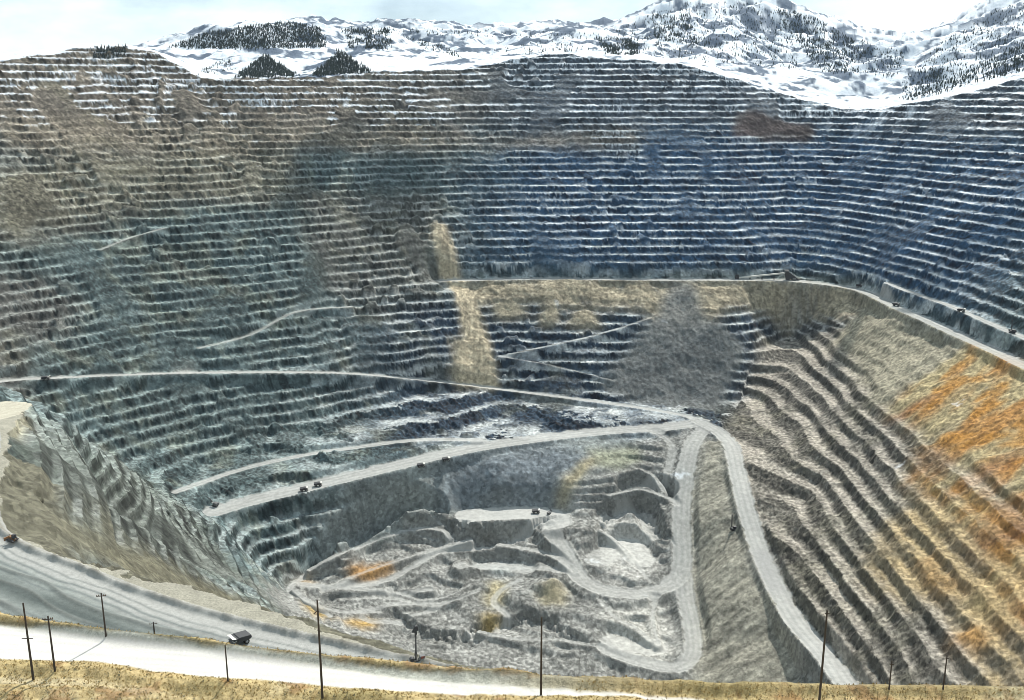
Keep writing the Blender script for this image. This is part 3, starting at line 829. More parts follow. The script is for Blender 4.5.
M_pit = ground_mat('blasted rock', 6.0, .28, .26, .95, .27)
M_floor = ground_mat('broken ore', 5.0, .4, .24, .95, .25)
M_road = ground_mat('crushed rock road', 5.0, .25, .12)
M_hill = ground_mat('snowy ground', 20.0, .5, .10)
M_grass = ground_mat('dry grass ground', 1.2, .9, .35)
M_gravel = ground_mat('pale gravel', .8, .3, .08)
M_haul = ground_mat('haul road grit', 2.5, .4, .16)

# ------------------------------------------------------------------ the sheet split into terrain, floor, roads, hills
V = np.stack([X, Y, Z], -1).reshape(-1, 3)
CF = np.concatenate([colr, np.ones(X.shape + (1,), np.float32)], -1).reshape(-1, 4).astype(np.float32)
ii, jj = np.meshgrid(np.arange(NR - 1), np.arange(NT - 1), indexing='ij')
a0 = (ii * NT + jj).ravel()
quads = np.stack([a0, a0 + 1, a0 + NT + 1, a0 + NT], 1)[:, ::-1]
roadq = road.ravel()[a0] > .35
pitq = in_pit.ravel()[a0]
floorq = (Z_floor.ravel()[a0] > .5) & pitq & ~roadq
hillq = (~pitq) & (R.ravel()[a0] > 1250)
gravq = (gr.ravel()[a0] > .5) & (~pitq) & ~hillq
haulq = (haul.ravel()[a0] > .5) & (~pitq) & ~gravq & ~hillq
foreq = (~pitq) & ~hillq & ~gravq & ~haulq
wallq = pitq & ~roadq & ~floorq
roadq = roadq & pitq


def sheet(name, sel, mat):
    q = quads[sel]
    used, inv = np.unique(q.ravel(), return_inverse=True)
    me = bpy.data.meshes.new(name)
    me.vertices.add(len(used)); me.vertices.foreach_set('co', V[used].ravel().astype(np.float32))
    n = len(q)
    me.loops.add(n * 4); me.loops.foreach_set('vertex_index', inv.astype(np.int32).ravel())
    me.polygons.add(n); me.polygons.foreach_set('loop_start', np.arange(0, n * 4, 4, dtype=np.int32))
    me.polygons.foreach_set('use_smooth', np.ones(n, bool))
    at = me.attributes.new('ground_colour', 'FLOAT_COLOR', 'POINT')
    at.data.foreach_set('color', CF[used].ravel())
    me.update(calc_edges=True)
    me.materials.append(mat)
    o = bpy.data.objects.new(name, me); col.objects.link(o)
    o['kind'] = 'structure'
    return o


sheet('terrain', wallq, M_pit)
sheet('pit_floor', floorq, M_floor)
sheet('road', roadq, M_road)
sheet('snowy_hills', hillq, M_hill)
sheet('gravel_road', gravq, M_gravel)
sheet('haul_road', haulq, M_haul)
sheet('ground', foreq, M_grass)


# ------------------------------------------------------------------ things
def plain(name, c, rough=.7, metal=0.0, var=.18, scale=3.0):
    m, nt, b = new_mat(name)
    tc = nt.nodes.new('ShaderNodeTexCoord')
    n1 = nt.nodes.new('ShaderNodeTexNoise'); n1.inputs['Scale'].default_value = scale; n1.inputs['Detail'].default_value = 5
    nt.links.new(tc.outputs['Object'], n1.inputs['Vector'])
    mr = nt.nodes.new('ShaderNodeMapRange'); mr.inputs['To Min'].default_value = 1 - var; mr.inputs['To Max'].default_value = 1 + var
    nt.links.new(n1.outputs['Fac'], mr.inputs['Value'])
    rgb = nt.nodes.new('ShaderNodeRGB'); rgb.outputs[0].default_value = (*c, 1)
    mx = nt.nodes.new('ShaderNodeVectorMath'); mx.operation = 'SCALE'
    nt.links.new(rgb.outputs[0], mx.inputs[0]); nt.links.new(mr.outputs['Result'], mx.inputs['Scale'])
    nt.links.new(mx.outputs['Vector'], b.inputs['Base Color'])
    b.inputs['Roughness'].default_value = rough; b.inputs['Metallic'].default_value = metal
    return m


M_wood = plain('weathered creosote timber', (.045, .036, .03), .9)
M_glassy = plain('brown glazed porcelain', (.10, .05, .03), .25)
M_steel = plain('galvanised steel', (.32, .33, .34), .5, .6)
M_dark = plain('dark greasy steel', (.03, .03, .033), .6)
M_tyre = plain('dusty tyre rubber', (.035, .033, .03), .9)
M_white = plain('dusty white paint', (.62, .61, .57), .5)
M_grime = plain('grimy grey paint', (.12, .12, .12), .6)
M_orange = plain('faded orange paint', (.20, .10, .04), .55)
M_glass = plain('dark cab glass', (.02, .025, .03), .1)
M_red = plain('rust red paint', (.2, .06, .04), .6)
M_belt = plain('pale sheet cladding', (.55, .54, .50), .6)
M_needle = plain('conifer needles', (.030, .043, .040), .9, 0, .4, .4)
M_straw = plain('dry straw grass', (.36, .26, .10), .9, 0, .3, .2)
M_sage = plain('grey sagebrush', (.15, .14, .085), .9, 0, .3, .5)


class MB:
    def __init__(self):
        self.bm = bmesh.new()

    def box(self, c, size, rot=(0, 0, 0), taper=1.0):
        r = bmesh.ops.create_cube(self.bm, size=1.0)
        m = Matrix.Translation(c) @ __import__('mathutils').Euler(rot).to_matrix().to_4x4() @ Matrix.Diagonal((*size, 1))
        for v in r['verts']:
            if v.co.z > 0:
                v.co.x *= taper; v.co.y *= taper
        bmesh.ops.transform(self.bm, matrix=m, verts=r['verts'])
        return self

    def rod(self, a, b, r1, r2=None, n=8):
        a, b = Vector(a), Vector(b); d = b - a
        r = bmesh.ops.create_cone(self.bm, cap_ends=True, segments=n, radius1=r1, radius2=r1 if r2 is None else r2, depth=d.length)
        m = Matrix.Translation((a + b) / 2) @ d.to_track_quat('Z', 'Y').to_matrix().to_4x4()
        bmesh.ops.transform(self.bm, matrix=m, verts=r['verts'])
        return self

    def prism(self, prof, w, axis='y'):
        """profile in x-z, extruded w wide about y = 0"""
        a = [self.bm.verts.new((x, -w / 2, z)) for x, z in prof]
        b = [self.bm.verts.new((x, w / 2, z)) for x, z in prof]
        n = len(prof)
        self.bm.faces.new(a); self.bm.faces.new(b[::-1])
        for i in range(n):
            self.bm.faces.new((a[i], b[i], b[(i + 1) % n], a[(i + 1) % n]))
        return self

    def build(self, name, mat, parent=None, bevel=0.0, loc=None):
        if bevel:
            bmesh.ops.bevel(self.bm, geom=self.bm.edges[:], offset=bevel, segments=1, affect='EDGES')
        bmesh.ops.recalc_face_normals(self.bm, faces=self.bm.faces[:])
        me = bpy.data.meshes.new(name); self.bm.to_mesh(me); self.bm.free()
        me.materials.append(mat)
        o = bpy.data.objects.new(name, me); col.objects.link(o)
        if parent:
            o.parent = parent
        if loc:
            o.location = loc
        return o


def thing(name, label, cat, loc, rz=0.0, group=None, tilt=(0, 0)):
    o = bpy.data.objects.new(name, None); col.objects.link(o)
    o.empty_display_size = .5
    o.location = loc; o.rotation_euler = (tilt[0], tilt[1], rz)
    o['label'] = label; o['category'] = cat
    if group:
        o['group'] = group
    return o


def copy_thing(src, label, loc, rz, scale=1.0):
    r = src.copy(); col.objects.link(r)
    r.location = loc; r.rotation_euler = (0, 0, rz); r.scale = (scale,) * 3
    r['label'] = label
    for ch in list(src.children):
        c = ch.copy(); col.objects.link(c); c.parent = r
        for g in list(ch.children):
            d = g.copy(); col.objects.link(d); d.parent = c
    return r


# utility poles --------------------------------------------------------------
def utility_pole(u, v, vtop, label, arms=1, arm_w=2.6, rad=.2, lean=(0, 0), rmin=0, insul=True, low_arm=False, transformer=False, brace=False, utop=None):
    x, y, z = hit(u, min(v, 700), rmin)
    if v > 700:
        x, y, z = P(u, v, -139.6); z = ground(x, y)
    a, yy, zz = ray(utop if utop else u, vtop)
    h = y * zz / yy - z
    t = thing('utility_pole', label, 'utility pole', (x, y, z - .4), math.atan2(x, y) * -.3, 'timber utility poles along the gravel road', lean)
    h += .4
    MB().rod((0, 0, 0), (0, 0, h), rad * 1.25, rad * .8, 10).build('shaft', M_wood, t)
    for k in range(arms):
        ah = h - .7 - k * 1.4
        am = MB().box((0, -.3, ah), (arm_w, .16, .22)).build('crossarm', M_wood, t, .02)
        if insul:
            for q in (-.45, -.25, .25, .45):
                MB().rod((q * arm_w, -.3, ah + .11), (q * arm_w, -.3, ah + .42), .09, .06, 6).build('insulator', M_glassy, am)
    if low_arm:
        MB().box((0, -.26, h * .56), (2.6, .14, .16), (0, .12, 0)).build('crossarm', M_wood, t, .02)
    if brace:
        MB().rod((-.9, -.1, h - 3.4), (0, -.1, h - 2.6), .12, .1, 6).rod((0, -.1, h - 2.6), (.35, -.1, h - 3.0), .1, .08, 6).build('bracket', M_wood, t)
    if transformer:
        MB().rod((0, -.5, h - 3), (0, -.5, h - 1.7), .38, .38, 10).build('transformer', M_grime, t)
    return t


utility_pole(33.5, 680, 603, 'tall bare pole at far left with a thin bar halfway up', 0, low_arm=True, rad=.24, utop=27.5)
utility_pole(55, 671, 616, 'shorter crossarm pole on the grass right beside the tall leftmost one', 1, 2.5, .22, utop=46)
utility_pole(106, 636, 593, 'crossarm pole rising from the berm beyond the white road, far from the others', 1, 2.4, .2, utop=101.5)
utility_pole(154.5, 634, 622, 'short pole top with crossarm showing just above the berm', 1, 3.2, .3, rmin=325)
utility_pole(228, 681, 645, 'slim pole without crossarm at the road edge below the haul truck', 0, rad=.17, utop=226.5)
utility_pole(322.5, 698, 600, 'tall dark pole with a bent bracket near its top', 0, rad=.24, brace=True, utop=320)
utility_pole(541, 695, 617, 'tall bare upright pole where the white road narrows', 0, rad=.24)
utility_pole(819, 704, 610, 'tall leaning pole with small top bar on the right grass', 1, 1.0, .24, utop=829, insul=False)
utility_pole(889, 689, 661, 'short pole on the right berm, left of its twin', 1, .8, .16, utop=892, insul=False)
utility_pole(943, 689, 655, 'short pole on the right berm, nearest the right edge', 1, .7, .16, utop=945, insul=False)
utility_pole(579, 674, 658, 'small stub pole behind the berm right of the middle pole', 0, rad=.2, rmin=318)

# mining machines -------------------------------------------------------------
def haul_truck(label, u, v, rz, rmin=0, body=None, sc_=1.0):
    x, y, z = hit(u, v, rmin)
    t = thing('haul_truck', label, 'haul truck', (x, y, z), rz, 'haul trucks on the mine roads')
    t.scale = (sc_,) * 3
    MB().box((0, 0, 1.75), (9.4, 2.2, .8)).box((3.3, 0, 2.3), (2.8, 3.0, 1.4)).box((4.75, 0, 1.6), (.3, 5.6, .9)).build('chassis', M_grime, t, .05)
    MB().prism([(-5.2, 3.0), (-4.6, 2.4), (1.0, 2.5), (2.2, 3.9), (5.0, 4.9), (5.0, 5.1), (1.9, 4.7), (1.6, 5.1), (-5.0, 4.4)], 6.2).build('dump_bed', body or M_grime, t, .08)
    for s_ in (-1, 1):
        MB().box((-1.6, s_ * 3.12, 3.8), (6.6, .12, 1.2), (0, -.08, 0)).build('bed_rib', M_dark, t)
    cb = MB().box((3.5, 1.5, 3.7), (1.7, 1.7, 1.5), (0, 0, 0), .92).build('cab', M_white, t, .05)
    MB().box((4.36, 1.5, 3.85), (.06, 1.4, .75)).box((3.5, 2.36, 3.85), (1.2, .06, .7)).build('window', M_glass, cb)
    MB().box((3.8, 0, 3.0), (2.2, 5.8, .12)).build('deck', M_grime, t)
    for s_ in (-1, 1):
        wh = MB().rod((3.2, s_ * 2.0, 1.4), (3.2, s_ * 3.0, 1.4), 1.4, 1.4, 20).build('wheel', M_tyre, t, .1)
        MB().rod((3.2, s_ * 2.95, 1.4), (3.2, s_ * 3.06, 1.4), .75, .6, 16).build('rim', M_steel, wh)
        for a, b in ((.9, 1.85), (2.0, 2.95)):
            wh = MB().rod((-2.6, s_ * a, 1.4), (-2.6, s_ * b, 1.4), 1.4, 1.4, 20).build('wheel', M_tyre, t, .1)
        MB().rod((-2.6, s_ * 2.9, 1.4), (-2.6, s_ * 3.0, 1.4), .7, .6, 16).build('rim', M_steel, wh)
        MB().rod((4.9, s_ * 2.2, 2.0), (4.98, s_ * 2.2, 2.0), .2, .2, 10).build('headlight', M_white, t)
    MB().rod((4.6, -2.4, 3.1), (4.6, -2.4, 4.1), .04, .04, 6).rod((4.6, 2.4, 3.1), (4.6, 2.4, 4.1), .04, .04, 6).rod((4.6, -2.4, 4.1), (4.6, 2.4, 4.1), .04, .04, 6).build('handrail', M_orange, t)
    return t


tr = haul_truck('big haul truck with pale front canopy on the near grey road', 240, 643.5, math.radians(222), 325, M_dark, .82)
MB().box((4.2, 0, 5.18), (2.2, 6.3, .14), (0, -.3, 0)).build('canopy', M_white, tr)
for u, v, rz, lb in ((318, 486, 10, 'dark haul truck leading on the main ramp, right one of the pair'), (304, 491, 12, 'dark haul truck following close behind on the main ramp, left one of the pair'), (446, 461, 14, 'lone dark haul truck higher up the main ramp, above the dark slope'),
                     (46, 380, 4, 'dark haul truck on the thin bench road at the far left'), (859, 287, -20, 'tiny haul truck at the bend of the long bench road, right of the conveyor'),
                     (896, 306, -38, 'tiny haul truck on the bench road above the olive slope'), (961, 312, -35, 'tiny haul truck on the upper right bench road'), (536, 513, 0, 'small dark truck parked on the pale loading pad, left of the small shovel'),
                     (421, 467, 12, 'dark haul truck on the main ramp below the lone one')):
    x, y, z = hit(u, v, 700)
    copy_thing(tr, lb, (x, y, z), math.radians(rz), 1.05)


def tracks_(t, L, g, w_, h, y0=0):
    for s_ in (-1, 1):
        MB().prism([(-L / 2, h * .5), (-L / 2 + h * .4, 0), (L / 2 - h * .4, 0), (L / 2, h * .5), (L / 2 - h * .4, h), (-L / 2 + h * .4, h)], w_).build('crawler_track', M_dark, t, .05, (0, s_ * g, 0))


def shovel(label, u, v, rz, k=1.0, rmin=700):
    x, y, z = hit(u, v, rmin)
    t = thing('mining_shovel', label, 'mining shovel', (x, y, z), rz, 'digging machines in the pit'); t.scale = (k,) * 3
    tracks_(t, 9, 2.8, 1.6, 1.8)
    MB().box((0, 0, 1.9), (4.5, 4.2, .7)).build('turntable', M_dark, t)
    hs = MB().box((-2.2, 0, 4.5), (8.5, 6.4, 4.2)).build('house', M_grime, t, .12)
    cb = MB().box((2.6, 2.4, 6.2), (2.2, 1.8, 2.2)).build('cab', M_white, t, .06)
    MB().box((3.73, 2.4, 6.4), (.06, 1.5, 1.3)).build('window', M_glass, cb)
    MB().rod((2, .7, 3.2), (11.5, .35, 11.5), .45, .35, 8).rod((2, -.7, 3.2), (11.5, -.35, 11.5), .45, .35, 8).build('boom', M_dark, t)
    MB().rod((11.5, -.4, 11.5), (11.5, .4, 11.5), .9, .9, 14).build('sheave', M_steel, t)
    MB().rod((-1, .5, 6.5), (-.2, .5, 9.6), .16, .16, 6).rod((-1, -.5, 6.5), (-.2, -.5, 9.6), .16, .16, 6).rod((-.2, 0, 9.6), (11.5, 0, 11.7), .07, .07, 5).build('gantry', M_dark, t)
    MB().rod((4.5, 0, 7.2), (12.5, 0, 4.4), .4, .4, 8).build('dipper_arm', M_dark, t)
    MB().prism([(12.2, 5.2), (14.6, 5.0), (14.9, 3.0), (13.6, 2.0), (12.0, 2.6)], 3.2).build('bucket', M_dark, t, .08)
    return t


shovel('dark rope shovel at the dead end of the main ramp on the left', 215, 506, math.radians(150), .8)
shovel('small dark shovel on the pale loading pad', 549, 514, math.radians(60), .55)


def drill(label, u, v, rz, h=16.0, rmin=700):
    x, y, z = hit(u, v, rmin)
    t = thing('drill_rig', label, 'drill rig', (x, y, z), rz, 'blast hole drills on the right wall')
    tracks_(t, 7, 2.0, 1.1, 1.3)
    MB().box((-.5, 0, 2.4), (9, 4.2, 1.6)).box((-2.6, 0, 4.0), (4.5, 3.4, 1.8)).build('deck_house', M_dark, t, .06)
    cb = MB().box((3.6, 1.2, 4.0), (1.6, 1.7, 1.9)).build('cab', M_grime, t, .05)
    MB().box((4.43, 1.2, 4.2), (.06, 1.4, 1.1)).build('window', M_glass, cb)
    m = MB()
    for a in (-.6, .6):
        for b in (-.6, .6):
            m.rod((2 + a, -.6 + b, 1.5), (2 + a, -.6 + b, h), .13, .13, 5)
    for k in range(int(h // 1.5)):
        zz = 2 + k * 1.5
        m.rod((1.4, -1.2, zz), (2.6, -1.2, zz + 1.4), .08, .08, 4).rod((1.4, 0, zz + 1.4), (2.6, 0, zz), .08, .08, 4).rod((1.4, -1.2, zz), (1.4, 0, zz + 1.4), .08, .08, 4).rod((2.6, -1.2, zz + 1.4), (2.6, 0, zz), .08, .08, 4)
    m.build('mast', M_dark, t)
    MB().rod((2, -.6, .3), (2, -.6, h - 1), .3, .3, 8).build('drill_string', M_dark, t)
    MB().box((2, -.6, h), (1.5, 1.5, .7)).build('crown_block', M_dark, t)
    return t


drill('dark drill rig with upright mast on the wide pale ramp', 733, 530, math.radians(200), 21)
drill('dark drill rig with mast on the upper right bench road near the picture edge', 1012, 333, math.radians(120), 17)

# mast on a skid by the haul road edge
x, y, z = hit(416, 661, 325)
t = thing('lighting_mast', 'dark mast with a hooded head on a cluttered skid by the haul road end', 'lighting mast', (x, y, z), .3)
MB().rod((0, 0, .5), (.25, 0, 14.2), .32, .24, 10).build('mast', M_dark, t)
hd = MB().prism([(-1.3, 13.0), (-.1, 15.6), (.9, 15.6), (1.2, 14.0), (.5, 11.8), (-.2, 11.6), (-.3, 13.0)], 1.0).build('head', M_dark, t, .08)
MB().rod((.85, -.6, 13.2), (.85, .6, 13.2), .35, .35, 10).build('lamp', M_white, hd)
MB().box((.6, -.7, .35), (6.0, .3, .5)).box((.6, .7, .35), (6.0, .3, .5)).box((-1, 0, .3), (.3, 1.7, .3)).box((2.4, 0, .3), (.3, 1.7, .3)).build('skid', M_dark, t)
MB().box((2.6, 0, 1.4), (2.2, 1.6, 1.5)).build('switch_box', M_grime, t, .05)
MB().box((2.6, -.86, 1.6), (1.4, .06, .9)).build('door', M_red, t)
MB().rod((-1.7, -.8, 1.0), (-1.7, .8, 1.0), .85, .85, 14).build('cable_reel', M_dark, t)
MB().rod((1.0, 0, .6), (.1, 0, 5.0), .1, .1, 6).rod((-1.2, 0, .6), (.05, 0, 5.0), .1, .1, 6).build('stay', M_dark, t)

# bulldozer on the near road at the left edge
x, y, z = hit(13, 541, 0)
t = thing('bulldozer', 'orange and black bulldozer beside windrows on the near road at far left', 'bulldozer', (x, y, z), math.radians(150)); t.scale = (1.15,) * 3
tracks_(t, 4.6, 1.3, .7, 1.3)
MB().box((.7, 0, 1.7), (2.4, 1.5, 1.1)).box((-.2, 0, .9), (3.8, 1.6, .6)).build('body', M_orange, t, .06)
cb = MB().box((-1.1, 0, 2.5), (1.6, 1.6, 1.7), (0, 0, 0), .9).build('cab', M_dark, t, .05)
MB().box((-.27, 0, 2.7), (.05, 1.2, .9)).build('window', M_glass, cb)
MB().prism([(3.0, .05), (3.25, .1), (3.1, .8), (3.3, 1.6), (3.05, 1.5), (2.9, .8)], 4.4).build('blade', M_orange, t)
MB().rod((0, 1.75, .6), (3.0, 1.75, .6), .13, .13, 6).rod((0, -1.75, .6), (3.0, -1.75, .6), .13, .13, 6).build('push_arm', M_dark, t)
MB().rod((1.3, .3, 2.2), (1.3, .3, 3.1), .09, .09, 6).build('exhaust', M_dark, t)
MB().box((-2.9, 0, .8), (.3, .3, 1.3), (0, .3, 0)).box((-2.5, 0, 1.2), (.8, 1.0, .4)).build('ripper', M_dark, t)

# conveyor and crusher on the bench road
xa, ya, za = hit(738, 279, 1200); xb, yb, zb = hit(786, 280, 1200)
ang = math.atan2(yb - ya, xb - xa); L = math.hypot(xb - xa, yb - ya)
t = thing('conveyor', 'long pale inclined conveyor on the bench road of the back wall', 'conveyor', (xa, ya, (za + zb) / 2), ang)
MB().rod((0, 0, 2.2), (L, 0, 13), .1, .1, 4).box((L / 2, 0, 7.6), (math.hypot(L, 10.8), 2.6, 2.6), (0, -math.atan2(10.8, L), 0)).build('gallery', M_belt, t)
for k in (.25, .5, .75):
    m = MB()
    for s_ in (-1.1, 1.1):
        m.rod((L * k + 1.5, s_, 0), (L * k, s_, 2.2 + 10.8 * k - 1), .3, .3, 6)
        m.rod((L * k - 1.5, s_, 0), (L * k, s_, 2.2 + 10.8 * k - 1), .3, .3, 6)
    m.build('trestle', M_dark, t)
MB().box((-2, 0, 4), (7, 6, 8), (0, 0, 0), .8).build('tail_house', M_dark, t, .1)
t = thing('crusher', 'dark sloping crusher station at the right end of the conveyor', 'crusher', (xb, yb, zb - .3), ang)
MB().prism([(0, 0), (6, 0), (6, 4), (22, 0), (24, 1), (4, 15.5), (-2, 16), (-3, 11)], 7).build('chute', M_dark, t, .1)
MB().box((0, 0, 17), (7, 6.5, 3.5)).build('head_house', M_grime, t, .1)
MB().box((14, -4.6, 2.5), (6, 3, 5)).build('control_cabin', M_grime, t, .1)

# conifers on the hills ------------------------------------------------------------
def tree_shape(rs, tiers=4, n=7):
    """tapered trunk and ragged whorls of hanging boughs, unit height"""
    vs, fs = [], []
    def ring(z, r, k, jit):
        return [(r * (1 + rs.uniform(-jit, jit)) * math.cos(2 * PI * i / k + z * 9), r * (1 + rs.uniform(-jit, jit)) * math.sin(2 * PI * i / k + z * 9), z + rs.uniform(-.02, .02)) for i in range(k)]
    b = len(vs); vs += ring(-.08, .025, 4, 0) + ring(.5, .012, 4, 0)
    for i in range(4):
        fs.append((b + i, b + (i + 1) % 4, b + 4 + (i + 1) % 4, b + 4 + i))
    for k in range(tiers):
        z0 = .06 + .8 * k / tiers; z1 = min(1.0, z0 + 1.5 / tiers); r = .21 * (1 - k / tiers * .82)
        b = len(vs); vs += ring(z0, r, n, .38) + [(rs.uniform(-.01, .01), rs.uniform(-.01, .01), z1)]
        for i in range(n):
            fs.append((b + i, b + (i + 1) % n, b + n))
    return vs, fs


rs = random.Random(3)
WOODS = [([(168, 48), (200, 35), (250, 26), (290, 22), (322, 29), (326, 48), (250, 49)], 520, .9), ([(236, 78), (265, 55), (298, 77)], 170, .9), ([(312, 76), (340, 51), (372, 73)], 170, .9), ([(344, 30), (390, 30), (392, 50), (350, 48)], 150, 1.0),
         ([(85, 49), (130, 46), (125, 56), (95, 58)], 45, .8), ([(596, 38), (640, 40), (636, 55), (606, 54)], 170, .9), ([(610, 36), (640, 19), (690, 2), (760, 3), (790, 30), (800, 70), (700, 62), (620, 52)], 420, .8), ([(650, 15), (690, 15), (700, 45), (655, 40)], 170, .9), ([(770, 5), (820, 20), (862, 45), (860, 74), (820, 72), (795, 40)], 420, .9),
         ([(860, 40), (905, 52), (900, 78), (860, 74)], 80, .8), ([(905, 78), (930, 50), (1000, 8), (1030, 0), (1060, 60), (960, 84), (900, 100)], 430, .8), ([(905, 102), (930, 66), (960, 75), (955, 92)], 110, .8), ([(950, 80), (1030, 40), (1030, 70), (960, 88)], 150, .9),
         ([(400, 36), (440, 44), (470, 60), (430, 50)], 60, .7), ([(480, 50), (560, 40), (600, 50), (520, 56)], 40, .7), ([(195, 74), (230, 56), (240, 70)], 40, .6), ([(340, 26), (600, 34), (600, 40), (340, 34)], 60, .8)]
spots = []
for poly, n, k in WOODS:
    n = int(n * 3.2)
    solid = poly[0] in ((236, 78), (312, 76), (168, 48))
    n = n * 2 if solid else n
    us = [p[0] for p in poly]; vs_ = [p[1] for p in poly]
    got = 0; tries = 0
    while got < n and tries < n * 30:
        tries += 1
        u = rs.uniform(min(us), max(us)); v = rs.uniform(min(vs_), max(vs_))
        if not inside(poly, np.array([u]), np.array([v]))[0]:
            continue
        if not solid and perlin(np.array([u / 9.0]), np.array([v / 5.0]), 201)[0] < rs.uniform(-.5, .35):
            continue
        x, y, z = hit(u, v, 2000)
        if not 2000 < math.hypot(x, y) < 6000:
            continue
        x += rs.uniform(-6, 6); y += rs.uniform(-6, 6)
        spots.append((x, y, ground(x, y), rs.uniform(3.5, 10.5) * k * (1.2 if y > 3300 else 1)))
        got += 1
for k in range(400):                                # thin wood carrying on outside the picture
    a = rs.choice((-1, 1)) * rs.uniform(.5, .8); r = rs.uniform(2600, 4200)
    x, y = r * math.sin(a), r * math.cos(a)
    spots.append((x, y, ground(x, y), rs.uniform(9, 16)))
vis = [p for p in spots if abs(p[0] / p[1]) < .48]
vis.sort(key=lambda p: -p[3] / p[1])
solo = vis[:300]; solo_set = set(solo)
protos = []
for k in range(4):
    vs_, fs = tree_shape(rs, 5, 8)
    me = bpy.data.meshes.new('conifer_tree'); me.from_pydata(vs_, [], fs); me.materials.append(M_needle); protos.append(me)
for p in solo:
    o = bpy.data.objects.new('conifer_tree', protos[rs.randrange(4)]); col.objects.link(o)
    o.location = p[:3]; o.rotation_euler = (0, 0, rs.uniform(0, 6)); w_ = p[3] * rs.uniform(.85, 1.25); o.scale = (w_, w_, p[3])
    o['label'] = 'larger dark conifer standing on the snowy hillsides behind the pit rim'; o['category'] = 'conifer'; o['group'] = 'larger conifers on the snowy hillsides'
allv, allf = [], []
for p in spots:
    if p in solo_set:
        continue
    vs_, fs = tree_shape(rs, 3, 5)
    b = len(allv); w_ = p[3] * rs.uniform(.85, 1.25)
    allv += [(p[0] + a * w_, p[1] + c * w_, p[2] + e * p[3]) for a, c, e in vs_]
    allf += [tuple(i + b for i in f) for f in fs]
me = bpy.data.meshes.new('conifer_forest'); me.from_pydata(allv, [], allf); me.materials.append(M_needle)
o = bpy.data.objects.new('conifer_forest', me); col.objects.link(o); o['kind'] = 'stuff'
o['label'] = 'far conifer woods dotting the snowy mountains'; o['category'] = 'forest'

# dry grass and sagebrush on the foreground shelf --------------------------------------
allv, allf = [], []; bv, bf = [], []
n_t = 0
while n_t < 16000:
    t_ = rs.uniform(-40, 330); s_ = rs.uniform(-34, 16)
    x = P0[0] + ND[1] * t_ + ND[0] * s_; y = P0[1] - ND[0] * t_ + ND[1] * s_
    r = math.hypot(x, y)
    if r < 200 or abs(math.atan2(x, y)) > .62:
        continue
    i = int(np.searchsorted(rr, r)); j = int(np.searchsorted(th, math.atan2(x, y)))
    if gr[i, j] > .1 or shoulder[i, j] > .4 or track[i, j] > .3 or tk2[i, j] > .3 or not fore[i, j]:
        continue
    n_t += 1
    z = ground(x, y)
    if rs.random() < .86:
        h = rs.uniform(.2, .55); 
        for q in range(4):
            a = rs.uniform(0, 6.3); d = rs.uniform(.05, .35); wv = rs.uniform(.05, .12)
            cx, cy = x + d * math.cos(a), y + d * math.sin(a)
            b = len(allv); lx, ly = rs.uniform(-.25, .25), rs.uniform(-.25, .25)
            allv += [(cx - wv * math.sin(a), cy + wv * math.cos(a), z - .05), (cx + wv * math.sin(a), cy - wv * math.cos(a), z - .05), (cx + lx, cy + ly, z + h)]
            allf.append((b, b + 1, b + 2))
    else:
        h = rs.uniform(.3, .8)
        for q in range(14):
            a = rs.uniform(0, 6.3); e = rs.uniform(.1, 1.4); d = h * rs.uniform(.4, 1)
            c = Vector((x + d * math.cos(a) * math.cos(e), y + d * math.sin(a) * math.cos(e), z + d * math.sin(e) * .9))
            b = len(bv); sz = .16
            for kk in range(3):
                bv.append((c.x + rs.uniform(-sz, sz), c.y + rs.uniform(-sz, sz), c.z + rs.uniform(-sz, sz)))
            bf.append((b, b + 1, b + 2))
for nm, v_, f_, m_, lb in (('dry_grass', allv, allf, M_straw, 'dry straw coloured grass on the foreground shelf'), ('sagebrush', bv, bf, M_sage, 'low grey sagebrush dotted among the dry grass')):
    me = bpy.data.meshes.new(nm); me.from_pydata(v_, [], f_); me.materials.append(m_)
    o = bpy.data.objects.new(nm, me); col.objects.link(o); o['kind'] = 'stuff'; o['label'] = lb; o['category'] = 'ground cover'

# ------------------------------------------------------------------ light
HAZE = 1.0e-5
SUN_EL, SUN_AZ = math.radians(47), math.radians(28)     # azimuth from straight ahead towards the right
sd_ = Vector((math.sin(SUN_AZ) * math.cos(SUN_EL), math.cos(SUN_AZ) * math.cos(SUN_EL), math.sin(SUN_EL)))
sun_d = bpy.data.lights.new('sun', 'SUN'); sun_d.energy = 5.0; sun_d.angle = math.radians(.53); sun_d.color = (1, .96, .88)
sun = bpy.data.objects.new('sun', sun_d); col.objects.link(sun)
sun.rotation_euler = sd_.to_track_quat('Z', 'Y').to_euler()
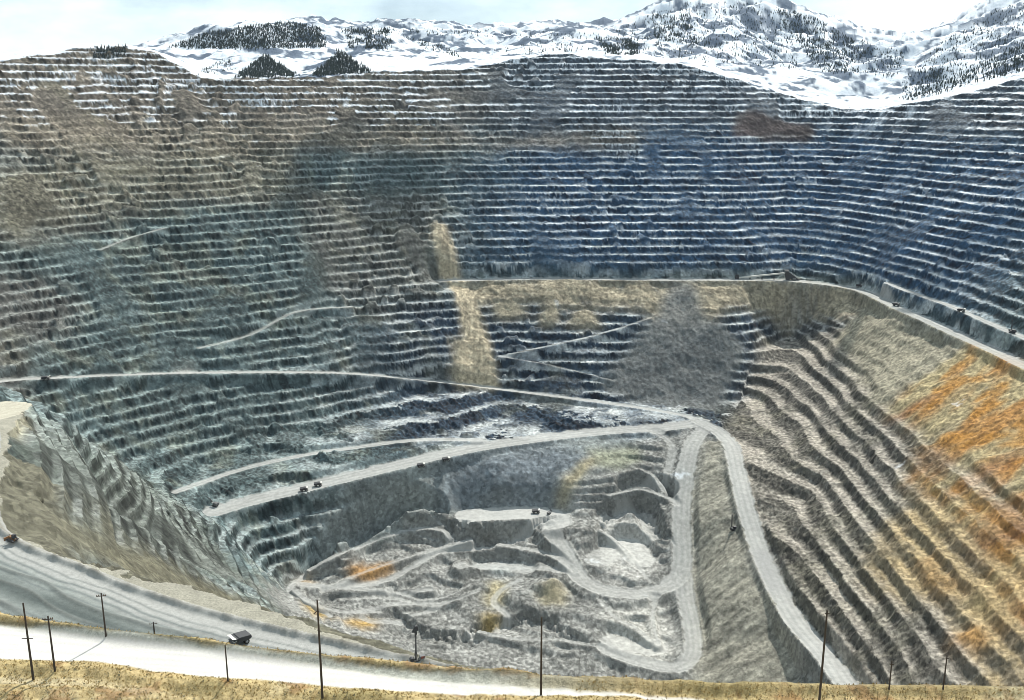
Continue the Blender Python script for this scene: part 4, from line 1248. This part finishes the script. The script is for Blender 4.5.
# fair weather clouds out over the pit, whose shade lies on the far wall
cm_, cnt, cb_ = new_mat('thin cloud')
cb_.inputs['Base Color'].default_value = (.9, .9, .9, 1); cb_.inputs['Roughness'].default_value = 1; cb_.inputs['Alpha'].default_value = .55
for u, v, puffs in ((318, 162, [(0, 0, 0, 36), (-12, 20, 25, 28), (10, -10, 45, 26), (6, 20, -35, 28)]), (392, 192, [(0, 0, 0, 42), (-55, 15, 5, 32), (50, 10, -10, 32), (20, 25, 15, 30)]), (985, 232, [(0, 0, 0, 26), (30, -40, -10, 26), (-30, 40, 15, 24), (60, -80, -20, 20), (-60, 80, 25, 18)]), (845, 345, [(0, 0, 0, 15), (16, 26, 8, 14), (-14, -26, -6, 13), (32, 52, 12, 11)])):
    x, y, z = hit(u, v, 700)
    k = (900 - z) / sd_.z
    m = MB()
    for ax, ay, az, rad in puffs:
        r = bmesh.ops.create_icosphere(m.bm, subdivisions=4, radius=rad)
        for vv in r['verts']:
            d = vv.co.normalized()
            vv.co *= 1 + .16 * math.sin(d.x * 7 + ax) * math.sin(d.y * 6 + ay) + .10 * math.sin(d.z * 13 + d.x * 11 + rad) + .06 * math.sin(d.y * 23 + d.z * 17)
            vv.co.z *= .7
            vv.co += Vector((ax, ay, az))
    o = m.build('cloud', cm_, None, 0, Vector((x, y, z)) + sd_ * k)
    for f in o.data.polygons:
        f.use_smooth = True
    o['kind'] = 'stuff'
# thin haze of the valley air
hb = MB().box((0, 3650, -70), (15200, 7700, 1200)).build('haze', bpy.data.materials.new('haze'))
hb['kind'] = 'stuff'
hm = hb.data.materials[0]; hm.use_nodes = True; hn = hm.node_tree
hn.nodes.remove(hn.nodes['Principled BSDF'])
pv = hn.nodes.new('ShaderNodeVolumePrincipled'); pv.inputs['Color'].default_value = (.72, .84, 1.0, 1); pv.inputs['Density'].default_value = HAZE
hn.links.new(pv.outputs['Volume'], hn.nodes['Material Output'].inputs['Volume'])
w = bpy.data.worlds.new('World'); sc.world = w; w.use_nodes = True
nt = w.node_tree
bg = nt.nodes['Background']
sky = nt.nodes.new('ShaderNodeTexSky'); sky.sky_type = 'NISHITA'; sky.sun_disc = False
sky.sun_elevation = SUN_EL; sky.sun_rotation = SUN_AZ; sky.altitude = 2000
tc = nt.nodes.new('ShaderNodeTexCoord')
mp = nt.nodes.new('ShaderNodeMapping'); mp.inputs['Scale'].default_value = (2.2, 2.2, 5.5)
ns = nt.nodes.new('ShaderNodeTexNoise'); ns.inputs['Scale'].default_value = 1.6; ns.inputs['Detail'].default_value = 7; ns.inputs['Roughness'].default_value = .55
nt.links.new(tc.outputs['Generated'], mp.inputs['Vector']); nt.links.new(mp.outputs['Vector'], ns.inputs['Vector'])
cr = nt.nodes.new('ShaderNodeValToRGB'); cr.color_ramp.elements[0].position = .36; cr.color_ramp.elements[1].position = .60
nt.links.new(ns.outputs['Fac'], cr.inputs['Fac'])
mx = nt.nodes.new('ShaderNodeMix'); mx.data_type = 'RGBA'
mx.inputs['B'].default_value = (13.2, 15.6, 16.4, 1)
nt.links.new(sky.outputs['Color'], mx.inputs['A']); nt.links.new(cr.outputs['Color'], mx.inputs['Factor'])
nt.links.new(mx.outputs['Result'], bg.inputs['Color'])
bg.inputs['Strength'].default_value = .066
sc.view_settings.view_transform = 'Standard'; sc.view_settings.look = 'None'; sc.view_settings.exposure = .38; sc.view_settings.gamma = 1
sc.cycles.pixel_filter_type = 'BLACKMAN_HARRIS'; sc.cycles.filter_width = .85
sc.cycles.max_bounces = 4; sc.cycles.diffuse_bounces = 2
